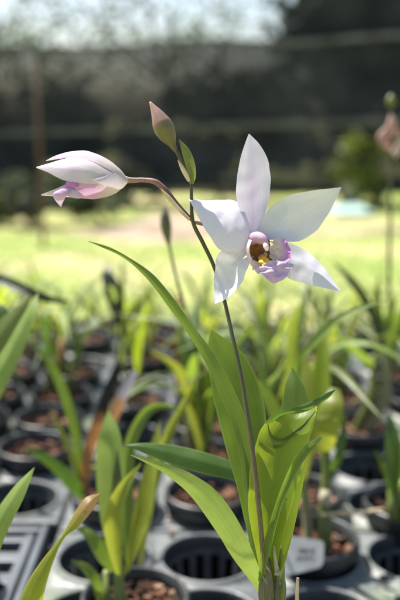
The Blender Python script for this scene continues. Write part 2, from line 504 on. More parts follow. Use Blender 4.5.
M['crown_dark'] = leaf_mat('tree_foliage_dark', (0.036, 0.046, 0.030), (0.06, 0.075, 0.03), 0.25, margin=None, spot=0.5, rough=0.6)
M['crown_lime'] = leaf_mat('shrub_foliage', (0.13, 0.17, 0.03), (0.26, 0.32, 0.04), 0.45, margin=None, spot=0.45, rough=0.5)
M['trunk'] = simple('tree_bark', (0.06, 0.05, 0.04), (0.16, 0.13, 0.10), 6, 0.9, 0.5, dist=0.02)
M['tarp'] = simple('turquoise_tarp', (0.36, 0.55, 0.50), (0.46, 0.62, 0.57), 5, 0.5, 0.2)
M['bucket'] = simple('cream_bucket', (0.45, 0.42, 0.34), (0.60, 0.57, 0.48), 8, 0.5, 0.1)
M['wood_dark'] = simple('dark_wood', (0.02, 0.018, 0.016), (0.05, 0.045, 0.04), 9, 0.7, 0.3)
M['pinkflower'] = petal_mat('faded_pink_petal', (0.42, 0.22, 0.20), (0.48, 0.36, 0.28), 'tip', 0.3, 0.6)
M['peach'] = petal_mat('peach_petal', (0.46, 0.34, 0.27), None, 'tip', 0.3)

# ================================================================== MAIN ORCHID
d = D0
pot_xy = Vector((0.030, 0.520))
orchid = thing('orchid_plant', 'orchid with one open white flower, in sharp focus in front', 'orchid', (pot_xy.x, pot_xy.y, DECK + 0.02))

stem_px = [(265, 585, .546), (263.5, 560, .5425), (261, 530, .5415), (257.5, 495, .5425), (252.5, 450, .5455), (247, 412, .548), (240, 370, .554), (232, 334, .561), (228, 316, .565), (222, 291, .5675), (213, 264, .5675), (203, 243, .566), (193, 222, .562), (191.5, 200, .562), (191.5, 183, .562)]
mb = MB(); mb.tube(PP(stem_px), [.0017, .0017, .0016, .0017, .0016, .0016, .0015, .0014, .0013, .0013, .0013, .0013, .0014, .0013, .0011], 12, smooth_n=110)
stem = mb.build('flower_stem', M['stem'], orchid)
mb = MB()
for (x, y, dd, a) in ((247.2, 413, .548, .0026), (260.5, 526, .5415, .0024), (193, 221, .562, .0025)):
    p = P(x, y, dd); t = UP * 1.0 + RT * -0.15
    mb.tube([p - t * .0014, p - t * .0006, p + t * .0006, p + t * .0013], [a * .6, a, a, a * .6], 12)
mb.build('stem_node', M['node'], stem)
# bracts at the top of the stem
loft('bract', [(190, 184), (187.5, 172), (184, 160), (180.5, 147), (178.8, 139.5)], [(193.5, 184), (196, 175), (194.5, 162), (189, 149), (179.2, 139)], M['bract'], orchid, d=.5605, cup=.35)
loft('bract', [(188, 182), (184, 176), (180, 168), (177.5, 160)], [(190.5, 181), (188, 174), (183.5, 166), (178, 159.5)], M['straw'], orchid, d=.558, cup=.3, label='dry straw coloured bract below the top bud')
# top bud
mb = MB()
mb.tube(PP([(176.5, 152, .562), (175, 149.5, .562), (171, 142, .562), (166, 132, .562), (161, 122, .562), (156.5, 113, .562), (153, 107, .562), (150, 102, .562)]),
        [.0012, .0024, .0054, .0070, .0066, .0047, .0026, .0006], 16, smooth_n=40)
bud = mb.build('flower_bud', M['bud'], orchid)
loft('bud_sepal', [(172, 150), (164, 138), (158, 124), (154, 111), (150, 102)], [(176, 148), (175, 136), (169, 123), (160, 112), (150.5, 102)], M['bud'], bud, d=.5555, cup=.12)
mb = MB(); mb.tube(PP([(191.5, 184, .562), (186, 172, .5625), (181, 160, .5625), (176, 150, .562)]), [.0011, .0012, .0013, .0014], 10, smooth_n=20)
mb.build('bud_stalk', M['stem_olive'], orchid)

# ---- open flower
flower = thing('flower', None, None, P(255, 245, .562)); flower.parent = orchid
flower.location = P(255, 245, .562) - Vector(orchid.location)
FL = Vector(flower.location)
_orig_parent_loc = parent_loc


def parent_loc(p):
    l = Vector((0, 0, 0))
    while p is not None:
        l = l + Vector(p.location) - (p.matrix_parent_inverse.inverted().translation if False else Vector((0, 0, 0)))
        p = p.parent
    return l


def world_of(o):
    bpy.context.view_layer.update()
    return o.matrix_world.translation.copy()


def parent_loc(p):
    return world_of(p)


# petals: depth of the edges sets which way each faces
loft('sepal', [(246, 240, .561), (243, 222, .560), (237.5, 203, .5585), (236.3, 186, .558), (239, 166, .559), (243.5, 148, .5605), (248.6, 134, .562)],
     [(258, 240, .561), (263.5, 220, .562), (270, 194, .562), (270.3, 175, .562), (267, 158, .562), (259.5, 144.5, .5625), (249.6, 134, .5625)], M['sepal_top'], flower, cup=-.10, fold=.05, ripple=.06, seed=1, label='upright top sepal with a mauve midline')
loft('petal', [(252, 233, .558), (246, 215, .560), (240, 204, .5635), (229, 199.7, .566), (213, 199.6, .567), (201, 199.8, .564), (189, 199.5, .561)],
     [(250, 246, .556), (240, 250, .551), (228, 251.5, .550), (217, 247, .550), (206.5, 231, .551), (196, 212, .555), (189.4, 200.2, .5605)], M['petal'], flower, cup=.11, ripple=.06, seed=2, label='white left petal with a nearly flat top edge')
loft('petal', [(259, 233, .557), (263, 219, .556), (273, 205.5, .555), (292, 195.5, .553), (312, 190.3, .552), (328, 189, .553), (341.3, 187, .556)],
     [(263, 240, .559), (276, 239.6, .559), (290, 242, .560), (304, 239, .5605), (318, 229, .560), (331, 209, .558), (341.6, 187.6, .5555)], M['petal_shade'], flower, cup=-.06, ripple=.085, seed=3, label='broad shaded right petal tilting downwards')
loft('sepal', [(244, 240, .562), (230, 247, .561), (219, 254, .561), (215, 268, .562), (213.8, 285, .561), (214.6, 303, .557)],
     [(254, 256, .560), (250.5, 262, .556), (246, 273, .553), (240, 286, .553), (228, 298, .5535), (215.3, 303.6, .5565)], M['petal_clean'], flower, cup=-.05, fold=-.12, ripple=.12, seed=4, label='lower left sepal partly shaded by the petal above')
loft('sepal', [(266, 246, .564), (284, 242, .5645), (296, 246, .565), (310, 253.5, .565), (324, 267, .562), (334, 280.5, .558), (340.6, 290.6, .554)],
     [(262, 262, .562), (276, 270, .560), (287, 277.5, .558), (297, 281.5, .556), (313, 285.5, .554), (328, 289, .553), (340.4, 291.3, .5535)], M['petal_clean'], flower, cup=.05, fold=.06, ripple=.07, seed=5, label='lower right sepal with a sunlit pointed end')
# lip
lip = loft('lip', [(254, 262, .553), (252, 267.5, .548), (257, 271, .545), (263, 276, .543), (268, 280.5, .542), (272.5, 283.3, .543)],
     [(276, 261, .550), (287, 264, .547), (294, 263.8, .546), (290, 270.5, .543), (284.5, 279, .542), (274, 283.6, .543)], M['lip'], flower, cup=.10, ripple=.34, seed=6, label='pale mauve front lobe of the lip')
mb = MB()
c0 = P(261.5, 252, .5565); rows = []
for j in range(9):
    a = j / 8 * math.pi * .52
    r = math.sin(a)
    rows.append([c0 + RT * (math.cos(2 * math.pi * k / 24) * .0088 * r) + UP * (math.sin(2 * math.pi * k / 24) * .0096 * r) + FW * (.007 * (math.cos(a)) - .001) for k in range(24)])
mb.grid(rows, closed=True)
mb.build('throat', M['throat'], flower)
loft('callus', [(259, 255, .5545), (258.5, 259, .5505), (259, 262.5, .5475), (262, 265, .5460)], [(266, 255, .5545), (268.5, 258.5, .5500), (269.5, 262, .5470), (267, 265, .5458)], M['callus'], flower, cup=.10, ripple=.5, seed=7, nv=20, label='bright yellow ridge in the throat')
loft('side_lobe', [(251, 266, .554), (247, 256, .553), (246.3, 247, .553), (248.5, 239.5, .553)], [(255.5, 264, .548), (250.8, 256, .547), (249.5, 248, .547), (252, 240, .549)], M['lip_rim'], flower, cup=.15, label='thin pale pink left lobe of the lip')
loft('side_lobe', [(270, 258, .553), (269.5, 251, .551), (271.5, 243, .550), (275.5, 236, .552)], [(280, 266, .546), (288.5, 261, .545), (290.5, 250, .545), (285, 239, .549)], M['lip_side'], flower, cup=-.25, ripple=.35, seed=8, label='right lobe of the lip with a purple edge')
mb = MB(); mb.tube(PP([(251, 241, .559), (253.5, 238.5, .556), (258, 237.5, .552), (263, 240, .549), (266.5, 244.5, .547)]), [.0034, .0040, .0039, .0034, .0018], 16, smooth_n=24)
colm = mb.build('column', M['column'], flower)
mb = MB(); mb.tube(PP([(264.5, 243.5, .5465), (266.5, 247.5, .545), (267, 250.5, .5455)]), [.0011, .0020, .0010], 12, smooth_n=10)
mb.build('anther_cap', M['anther'], colm)
mb = MB(); mb.tube(PP([(254, 241, .560), (240, 236, .570), (220, 228, .571), (203, 224, .567), (194, 222, .563)]), [.0022, .0019, .0016, .0014, .0013], 12, smooth_n=30)
mb.build('pedicel', M['pedicel'], flower)

# ---- half open flower on the left
bf = thing('half_open_flower', None, None, (0, 0, 0)); bf.parent = orchid
bf.location = P(126, 180, .562) - Vector(orchid.location)
mb = MB()
mb.tube(PP([(128, 180, .562), (124, 180, .562), (116, 180, .562), (105, 180, .562), (93, 180, .562), (82, 181, .562), (73, 183, .562)]),
        [.0022, .0042, .0080, .0112, .0108, .0075, .002], 20, smooth_n=40)
body = mb.build('flower_tube', M['bud_body'], bf)
loft('sepal', [(127, 178, .561), (119, 168, .558), (104, 157, .560), (86, 151, .562), (70, 151.5, .562), (56, 155.5, .561), (46, 160.5, .560)],
     [(127.5, 181, .558), (113, 172, .552), (98, 164, .551), (84, 158.5, .553), (72, 157.5, .555), (58, 159.2, .557), (46, 161, .5595)], M['bud_petal_pink'], bf, cup=.10, ripple=.04, seed=9)
loft('sepal', [(126, 180, .557), (108, 171, .549), (94, 162.5, .549), (76, 157, .551), (60, 160, .554), (48, 163.5, .556), (36.3, 167, .557)],
     [(125, 183, .556), (108, 184, .547), (92, 184, .545), (77, 182.5, .545), (62, 179.5, .548), (48, 172.5, .552), (36.5, 168, .5565)], M['bud_petal'], bf, cup=.09, fold=.05, ripple=.05, seed=10, label='white pointed sepal of the half open flower')
loft('sepal', [(127, 181, .556), (119, 175.5, .547), (112, 173.5, .5445), (102, 177, .543), (92, 179.5, .543)],
     [(126, 185, .556), (121, 189, .549), (112, 189, .546), (101, 184, .543), (92.3, 180.2, .543)], M['bud_petal'], bf, cup=.12, seed=11)
loft('sepal', [(125, 182, .556), (108, 182, .5475), (90, 181, .5465), (72, 182.5, .5485), (55, 189, .552), (41, 194.5, .554)],
     [(125, 185.5, .558), (114, 194, .554), (97, 198.8, .553), (80, 198.2, .553), (60, 196.6, .553), (41.3, 195.4, .554)], M['bud_blush'], bf, cup=.14, ripple=.08, seed=12)
loft('lip', [(70, 185, .550), (60, 189, .548), (53, 194, .548), (55, 200, .548), (60.5, 207, .549)],
     [(76, 190, .548), (72, 194, .546), (66, 196.5, .546), (63.5, 201, .547), (61.3, 207.2, .549)], M['bud_lip'], bf, cup=.15, ripple=.1, seed=13, label='violet lip hanging out of the half open flower')
loft('petal', [(66, 189, .549), (74, 190, .546), (80, 192.5, .545), (84.5, 196.5, .545)], [(62, 193, .549), (70, 197, .546), (78, 198.5, .545), (84, 197.3, .545)], M['bud_petal_pink'], bf, cup=.1, seed=14)
loft('column', [(80, 180, .5490), (74, 177.5, .5475), (68.5, 178.5, .5475), (65.5, 183, .548)], [(80, 186, .5480), (75, 187, .5465), (70, 187, .5465), (66, 186, .548)], M['bud_dark'], bf, cup=.12, ripple=.1, seed=15, nv=20, label='deep magenta column of the half open flower')
mb = MB(); mb.tube(PP([(192.5, 220.5, .562), (186, 214, .561), (177, 204, .561), (168, 193, .561), (161, 186, .561), (154, 181.5, .561), (143, 180, .562), (134, 180.3, .562), (126, 180, .562)]),
                   [.0013, .0014, .0015, .0016, .0020, .0020, .0016, .0017, .0022], 12, smooth_n=60)
mb.build('pedicel', M['pedicel'], bf)
loft('bract', [(190, 218), (180, 207.5), (170, 196), (161, 188)], [(189, 221), (178, 211), (167, 199), (160.5, 189)], M['straw'], bf, d=.5585, cup=.4, label='dry tan bract along the flower stalk')

# ---- leaves of the main orchid
loft('leaf', [(262, 590, .556), (249, 540, .565), (243, 480, .566), (236, 440, .566), (222, 400, .567), (204, 361, .568), (186, 331, .569), (168, 306.5, .570), (147.5, 279.5, .572), (125, 259, .575), (100, 246.5, .578), (88, 241.5, .58)],
     [(267, 590, .554), (258, 540, .560), (254, 480, .560), (251, 440, .560), (242, 408, .561), (225, 372, .562), (208, 345, .565), (191, 323, .566), (174, 299, .568), (153, 274, .571), (128, 257, .574), (108, 246.5, .577), (88.3, 241, .58)], M['leaf'], orchid, cup=.02, fold=.16, nv=80, ripple=.05, seed=20, label='long leaf arching up to the left')
loft('leaf', [(264, 592, .558), (251, 548, .571), (240, 500, .574), (228, 455, .577), (217, 415, .580), (209, 375, .583), (208, 345, .586), (211, 330, .588)],
     [(274, 592, .556), (267, 548, .568), (267, 500, .570), (267, 450, .572), (265, 410, .575), (256, 375, .579), (238, 348, .584), (212, 330, .588)], M['leaf'], orchid, cup=-.05, fold=-.1, ripple=.05, seed=21, label='broad upright leaf behind the flower stem')
loft('leaf', [(258, 592, .548), (247, 577, .546), (231, 555, .543), (212, 525, .541), (190, 495.5, .540), (163, 472.5, .541), (130, 455, .544)],
     [(266, 588, .546), (260, 571, .542), (251, 548, .538), (237, 519, .536), (216, 490.5, .536), (186, 471, .538), (150, 459, .542), (130.5, 454.5, .544)], M['leaf_pale'], orchid, cup=.02, fold=.07, nv=60, ripple=.03, seed=22, label='bright leaf arching down to the left')
# cupped leaf lit through
cupleaf = loft('leaf', [(262, 585, .551), (257, 556, .550), (249.5, 520, .549), (248.5, 495, .550), (251, 466, .551), (256, 441, .553), (265, 423, .556), (281, 411.5, .560)],
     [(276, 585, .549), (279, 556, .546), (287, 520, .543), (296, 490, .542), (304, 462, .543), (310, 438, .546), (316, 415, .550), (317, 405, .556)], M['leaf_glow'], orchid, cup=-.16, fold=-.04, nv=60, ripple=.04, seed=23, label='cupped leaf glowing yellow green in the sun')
CUPROWS = LAST_ROWS[:]
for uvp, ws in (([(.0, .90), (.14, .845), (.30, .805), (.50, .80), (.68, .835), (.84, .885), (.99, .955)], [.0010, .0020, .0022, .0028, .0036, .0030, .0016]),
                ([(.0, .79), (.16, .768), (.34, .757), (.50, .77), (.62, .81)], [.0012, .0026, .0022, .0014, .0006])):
    strap('leaf_shadow_strip', [surf_at(CUPROWS, u_, v_, -.0006) for u_, v_ in uvp], ws, M['leaf_black'], cupleaf, cup=.1, fold=0, nu=5, label='dark strip added behind the cupped leaf for a shadow line')  # strips added behind the leaf, blocking the sun to draw its shadow lines
# its rolled-over tip
tipm = loft('leaf_tip', [(264, 424, .5555), (275, 413.5, .5545), (292, 408, .550), (309, 402.5, .547), (324, 394, .547), (335, 389.5, .549)],
     [(281, 412, .561), (286, 410.8, .5575), (297, 411.5, .552), (312, 408, .5475), (327, 399.5, .547), (335.5, 390.5, .549)], M['leaf_dark'], orchid, cup=.15, nv=30, seed=24, label='rolled over tip of the cupped leaf')
loft('leaf', [(258, 581, .543), (262, 549, .540), (268, 528, .538), (275, 505, .536), (285, 478, .535), (297, 455, .535), (308, 442.5, .536), (320, 437, .540)],
     [(262, 581, .542), (271, 549, .537), (276, 527, .535), (283, 503, .534), (293, 480, .534), (303, 462, .534), (313, 449, .535), (321, 439, .540)], M['leaf'], orchid, cup=-.1, fold=-.16, nv=50, ripple=.03, seed=25, label='narrow leaf in front with a curled tip')
loft('leaf_fold', [(308, 443, .5355), (314, 439.5, .533), (320, 436.8, .534), (322.5, 438, .537)], [(309, 448, .5335), (315, 444.5, .531), (320, 441.5, .532), (322.6, 438.6, .537)], M['leaf_pale'], orchid, cup=.15, nv=14)
loft('leaf', [(270, 585, .556), (274, 550, .556), (281, 520, .556), (293, 485, .557), (302, 455, .560), (307, 440, .564)],
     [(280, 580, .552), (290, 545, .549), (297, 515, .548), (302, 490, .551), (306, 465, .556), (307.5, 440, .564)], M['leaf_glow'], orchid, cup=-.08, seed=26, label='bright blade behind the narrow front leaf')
loft('leaf', [(264, 500, .578), (272, 455, .580), (280, 415, .583), (285, 385, .586), (291, 368.5, .590)],
     [(296, 500, .578), (306, 455, .580), (311, 418, .583), (305, 388, .586), (293, 368, .590)], M['leaf'], orchid, cup=.05, fold=.12, seed=27, label='upright leaf with a pale tip behind the cupped leaf')
# pseudobulbs and sheaths
base = Vector((pot_xy.x, pot_xy.y, DECK + .018))
mb = MB(); mb.tube([base + Vector((.004, -.004, 0)), base.lerp(P(270, 600, .553), .55) + Vector((-.004, 0, 0)), P(269.5, 606, .553), P(268, 578, .552), P(265.5, 556, .552)], [.006, .011, .0092, .0072, .0028], 16, smooth_n=50)
mb.build('pseudobulb', M['bulb'], orchid)
mb = MB(); mb.tube([base + Vector((.018, -.004, 0)), base.lerp(P(279, 600, .553), .6), P(279.5, 600, .556), P(280, 575, .556), P(281, 545, .556)], [.006, .010, .0055, .0048, .0022], 16, smooth_n=50)
mb.build('pseudobulb', M['bulb'], orchid)
loft('sheath', [(259, 620, .545), (258.5, 596, .545), (259, 576, .546), (262, 560, .549)], [(270, 620, .540), (272, 596, .541), (272, 576, .543), (268, 556, .548)], M['sheath'], orchid, cup=.25, ripple=.1, seed=30)
loft('sheath', [(273, 610, .546), (273.5, 590, .547), (274.5, 578, .549), (276, 566, .551)], [(280, 610, .546), (279.5, 590, .547), (279, 578, .549), (277, 566, .551)], M['sheath'], orchid, cup=.2, ripple=.1, seed=31)
mb = MB(); mb.tube(PP([(274, 545, .546), (275, 557, .545), (276.5, 567, .5445), (277.5, 573, .5445)]), [.0006, .0009, .0013, .0018], 8, smooth_n=16)
mb.tube(PP([(277.5, 570, .5445), (277.5, 575, .544)]), [.0018, .0022], 8)
mb.build('dry_fibre', M['straw_pale'], orchid)
mb = MB(); mb.tube([base + Vector((.03, .0, 0)), P(297, 625, .536), P(297, 600, .534), P(297.3, 588, .534), P(298, 578, .534)], [.0034, .0034, .0032, .0024, .0009], 10, smooth_n=40)
mb.build('dry_stalk', M['straw'], orchid)

# ================================================================== POTS, TRAYS, NURSERY PLANTS
PITCHC = 0.119


def pot_parts(t, loc, seed, r=.050):
    loc = Vector(loc)
    mb = MB()
    mb.lathe([(r * .72, -.085), (r * .92, .004), (r * .93, .012), (r * 1.07, .012), (r * 1.10, .014), (r * 1.10, .028), (r * 1.06, .031), (r * 1.0, .030), (r * .985, .016), (r * .93, -.0), (r * .9, -.01)], loc, 40)
    mb.face([loc + Vector((r * .72 * math.cos(a * math.pi / 10), r * .72 * math.sin(a * math.pi / 10), -.085)) for a in reversed(range(20))])
    mb.build('pot_body', M['pot'], t)
    rnd = random.Random(seed)
    mb = MB()
    rows = []
    for j in range(6):
        rr = r * .97 * j / 5
        rows.append([loc + Vector((rr * math.cos(2 * math.pi * k / 20), rr * math.sin(2 * math.pi * k / 20), .008 + .004 * rnd.random())) for k in range(20)])
    mb.grid(rows, closed=True)
    for i in range(75):
        a = rnd.uniform(0, 6.283); rr = r * .88 * math.sqrt(rnd.random())
        s = rnd.uniform(.006, .015)
        mb.box(loc + Vector((rr * math.cos(a), rr * math.sin(a), .012 + rnd.uniform(0, .008))), s, s * rnd.uniform(.4, .9), s * rnd.uniform(.25, .5),
               Matrix.Rotation(rnd.uniform(0, 6.28), 3, 'Z') @ Matrix.Rotation(rnd.uniform(-.6, .6), 3, 'X'))
    mb.build('bark_mulch', M['bark'], t, smooth=False)


def copy_tree(o, parent=None):
    c = o.copy(); COL.objects.link(c)
    if parent is not None: c.parent = parent
    for ch in list(o.children): copy_tree(ch, c)
    return c


POT0 = thing('plant_pot', 'pot', 'plant pot', (0, 0, 0)); pot_parts(POT0, (0, 0, 0), 1)
used0 = [False]


def place_pot(x, y, label, group=None, z=DECK, rz=0.0):
    o = POT0 if not used0[0] else copy_tree(POT0)
    used0[0] = True
    o.location = (x, y, z); o.rotation_euler = (0, 0, rz)
    o['label'] = label
    if group: o['group'] = group
    elif 'group' in o: del o['group']
    return o


# trays ------------------------------------------------------------
def tray_mesh(nx, ny, holes_r=.0515, N=32):
    deck = MB()
    w = PITCHC
    def sq(a):
        c, s = math.cos(a), math.sin(a)
        m = max(abs(c), abs(s)); return c / m * w / 2, s / m * w / 2
    for ix in range(nx):
        for iy in range(ny):
            cx, cy = (ix + .5) * w, (iy + .5) * w
            angs = [2 * math.pi * (k + .5) / N + math.pi / 4 - math.pi / N for k in range(N)]
            rings = []
            rings.append([Vector((cx + sq(a)[0], cy + sq(a)[1], 0)) for a in angs])
            for rr, z in ((holes_r + .006, 0.0), (holes_r + .0045, .004), (holes_r + .0015, .0045), (holes_r, .002), (holes_r - .001, -.012)):
                rings.append([Vector((cx + rr * math.cos(a), cy + rr * math.sin(a), z)) for a in angs])
            deck.grid(rings, closed=True)
    X, Y = nx * w, ny * w
    # rolled outer edge
    for (a, b, n) in (((0, 0), (X, 0), (0, -1)), ((X, 0), (X, Y), (1, 0)), ((X, Y), (0, Y), (0, 1)), ((0, Y), (0, 0), (-1, 0))):
        a = Vector((*a, 0)); b = Vector((*b, 0)); n = Vector((*n, 0))
        t = (b - a).normalized()
        deck.grid([[a, b], [a + n * .004 - t * .004, b + n * .004 + t * .004], [a + n * .006 - t * .006 + Vector((0, 0, -.004)), b + n * .006 + t * .006 + Vector((0, 0, -.004))],
                   [a + n * .006 - t * .006 + Vector((0, 0, -.03)), b + n * .006 + t * .006 + Vector((0, 0, -.03))]])
    return deck


def cup_mesh(r=.0505, N=16):
    mb = MB()
    mb.lathe([(r - .008, -.072), (r - .0055, -.072), (r - .0055, -.066), (r - .008, -.066), (r - .008, -.072)], n=32)
    mb.lathe([(r - .0005, -.012), (r + .0, -.012), (r - .0004, -.020), (r - .003, -.020), (r - .0025, -.012)], n=32)
    for k in range(N):
        a = 2 * math.pi * k / N
        M_ = Matrix.Rotation(a, 3, 'Z')
        top = M_ @ Vector((r - .0015, 0, -.0195)); bot = M_ @ Vector((r - .007, 0, -.0665))
        mb.box((top + bot) / 2, .0025, .0075, (top - bot).length, M_ @ Matrix.Rotation(-.117, 3, 'Y').inverted())
    mb.box((0, 0, -.0705), 2 * (r - .0085), .008, .003); mb.box((0, 0, -.0735), .008, 2 * (r - .0085), .003)
    return mb


TRAYS = {}


def tray_layout():
    """four columns by four rows per tray; the photo's cell columns stand at X = .009 + .119 k, its rows at Y = .873 + .119 k"""
    proto = None
    x_l = .009 - PITCHC * 1.5; y_l = .873 - PITCHC * 3.5
    gap = .013
    cells = []
    names = {0: 'left', 1: 'middle', 2: 'right'}
    depth = {0: 'nearest', 1: 'second', 2: 'third', 3: 'farthest'}
    for tx, ox in ((-1, x_l - 4 * PITCHC - gap), (0, x_l), (1, x_l + 4 * PITCHC + gap)):
        for ty in range(3):
            oy = y_l + ty * (4 * PITCHC + gap) + (0.02 if tx == -1 else 0)
            if tx == -1 and ty == 0: continue
            loc = (ox, oy, DECK)
            side = {-1: 'on the left', 0: 'in the middle column', 1: 'on the right'}[tx]
            dp = {0: 'nearest the viewer', 1: 'second from the front', 2: 'by the lawn'}[ty]
            label = 'dusty plastic cell tray %s, %s' % (side, dp)
            if proto is None:
                proto = thing('cell_tray', label, 'tray', loc, 'cell trays covering the bench')
                tray_mesh(4, 4).build('tray_deck', M['tray'], proto).location = loc
                proto.children[0].matrix_parent_inverse = Matrix.Identity(4); proto.children[0].location = (0, 0, 0)
                cm = None
                for ix in range(4):
                    for iy in range(4):
                        if cm is None:
                            cm = cup_mesh().build('slotted_cup', M['tray_cup'], proto, smooth=False); c = cm
                            c.matrix_parent_inverse = Matrix.Identity(4)
                        else:
                            c = cm.copy(); COL.objects.link(c); c.parent = proto
                        c.location = ((ix + .5) * PITCHC, (iy + .5) * PITCHC, 0)
                o = proto
            else:
                o = copy_tree(proto); o.location = loc; o['label'] = label
            for ix in range(4):
                for iy in range(4):
                    cells.append((ox + (ix + .5) * PITCHC, oy + (iy + .5) * PITCHC, tx, ty, ix, iy))
    return cells


cells = tray_layout()

# slatted crate with long openings at the front left, beside the trays
cr = thing('slatted_tray', 'grey slatted tray with long slots at the front left corner', 'tray', (-.30, .62, DECK))
mb = MB()
ox = .009 - PITCHC * 1.5 - .013 - .012
oy = .873 - PITCHC * 3.5
W_, H_ = 4 * PITCHC, 4 * PITCHC + .006
x0 = ox - W_
for k in range(11):
    y = oy + .012 + k * (H_ - .024) / 10
    mb.box((x0 + W_ / 2, y, DECK - .006), W_ - .03, .022, .012)
for k in range(5):
    x = x0 + .012 + k * (W_ - .024) / 4
    mb.box((x, oy + H_ / 2, DECK - .0045), .012, H_, .015)
for y in (oy + .004, oy + H_ - .004):
    mb.box((x0 + W_ / 2, y, DECK - .01), W_, .010, .034)
for x in (x0 - .004, x0 + W_ + .004):
    mb.box((x, oy + H_ / 2, DECK - .01), .009, H_ + .01, .036)
deck_o = mb.build('slatted_deck', M['slats'], cr, smooth=False)
bv = deck_o.modifiers.new('bevel', 'BEVEL'); bv.width = .0025; bv.segments = 2
mb = MB(); mb.box((x0 + W_ / 2, oy + H_ / 2, DECK - .075), W_ * .97, H_ * .97, .006)
mb.build('tray_base', M['pot'], cr, smooth=False)

# bench that carries the trays
bench = thing('nursery_bench', 'steel bench carrying the trays of potted orchids', 'bench', (0, 1.2, 0))
mb = MB()
for k in range(25): mb.box((-.02, .46 + k * .06, DECK - .1), 1.62, .018, .012)
mb.build('bench_top', M['metal'], bench, smooth=False)
mb = MB(); mb.box((-.02, 1.18, DECK - .0905), 1.62, 1.48, .003)
mb.build('weed_mat', M['pot'], bench, smooth=False)
mb = MB()
for y in (.43, 1.93): mb.box((-.02, y, DECK - .118), 1.66, .03, .022)
for x in (-.82, .78): mb.box((x, 1.18, DECK - .1185), .03, 1.47, .022)
mb.build('bench_frame', M['metal'], bench, smooth=False)
for x in (-.80, .76):
    for y in (.46, 1.18, 1.90):
        mb = MB(); mb.box((x, y, (DECK - .13) / 2), .036, .036, DECK - .13); mb.build('leg', M['metal'], bench, smooth=False)

# ---- generic nursery plants
def gen_plant(seed, mats, nb, hgt, spread, label, name='potted_orchid', wide=.018):
    rnd = random.Random(seed)
    t = thing(name, label, 'plant', (0, 0, 0))
    for b in range(nb):
        a = rnd.uniform(0, 6.283); r = rnd.uniform(.004, .025)
        p0 = Vector((r * math.cos(a), r * math.sin(a), .008))
        h = hgt * rnd.uniform(.25, .45)
        lean = Vector((math.cos(a), math.sin(a), 0)) * rnd.uniform(0.0, .35) * h
        p1 = p0 + Vector((0, 0, h)) + lean
        mb = MB(); mb.tube([p0, p0.lerp(p1, .4) + lean * -.08, p1], [.004, .0062, .003], 10, smooth_n=14)
        mb.build('pseudobulb', M[rnd.choice(['bulb', 'bulb', 'bulb_pale'])], t)
        nl = rnd.choice((2, 2, 3))
        a0 = rnd.uniform(0, 6.283)
        for k in range(nl):
            aa = a0 + k * math.pi * rnd.uniform(.7, 1.2) + rnd.uniform(-.4, .4)
            out = Vector((math.cos(aa), math.sin(aa), 0))
            L = hgt * rnd.uniform(.65, 1.15)
            sp = spread * rnd.uniform(.4, 1.3)
            drop = rnd.uniform(.0, .5) * L * sp
            st = p0.lerp(p1, rnd.uniform(.45, 1))
            pts = [st, st + Vector((0, 0, L * .42)) + out * L * sp * .16, st + Vector((0, 0, L * .78 - drop * .3)) + out * L * sp * .48, st + Vector((0, 0, L * .95 - drop)) + out * L * sp * .95]
            w = wide * rnd.uniform(.75, 1.25)
            s0 = Vector((-math.sin(aa), math.cos(aa), 0))
            # broad side faces outwards and up
            C = crv(pts, 22); mb = MB(); rows = []
            W = rs([w * .35, w * .8, w, w * .9, w * .55, .0008], 22)
            for j in range(22):
                tg = (C[min(j + 1, 21)] - C[max(j - 1, 0)]).normalized()
                n = s0.cross(tg).normalized()
                rows.append([C[j] + s0 * (u / 6 - .5) * W[j] + n * W[j] * (-.22) * (1 - abs(2 * u / 6 - 1)) for u in range(7)])
            mb.grid(rows)
            mb.build('leaf', M[rnd.choice(mats)], t)
    return t


KINDS = [
    dict(seed=3, mats=['leaf', 'leaf_yellow', 'leaf_yellow', 'leaf_glow'], nb=4, hgt=.18, spread=1.1, wide=.012, label='leafy yellow green orchid without flowers in a far tray cell'),
    dict(seed=11, mats=['leaf', 'leaf_dark', 'leaf', 'leaf_dead'], nb=3, hgt=.17, spread=1.0, wide=.013, label='deep green orchid without flowers in a far tray cell'),
    dict(seed=23, mats=['leaf_yellow', 'leaf_olive', 'leaf_glow'], nb=3, hgt=.20, spread=1.3, wide=.011, label='sparse yellowing orchid without flowers in a far tray cell'),
    dict(seed=31, mats=['leaf_olive', 'leaf', 'leaf_pale', 'leaf_olive'], nb=4, hgt=.17, spread=1.3, wide=.012, label='dense olive green orchid without flowers in a far tray cell'),
    dict(seed=47, mats=['leaf_pale', 'leaf', 'leaf_glow'], nb=3, hgt=.23, spread=.8, wide=.013, label='tall pale green orchid without flowers in a far tray cell'),
    dict(seed=59, mats=['leaf_olive', 'leaf_yellow', 'leaf_dark', 'leaf_dead'], nb=3, hgt=.13, spread=1.4, wide=.011, label='short low orchid without flowers in a far tray cell'),
]
GR = ['yellow green far plants', 'deep green far plants', 'sparse yellowing far plants', 'dense olive far plants', 'tall pale far plants', 'short far plants']
protos = [gen_plant(**k) for k in KINDS]
fresh = [True] * len(protos)


def place_plant(i, x, y, rz, sc):
    o = protos[i] if fresh[i] else copy_tree(protos[i])
    fresh[i] = False
    o.location = (x, y, DECK + .012); o.rotation_euler = (0, 0, rz); o.scale = (sc, sc, sc)
    o['group'] = GR[i]
    return o


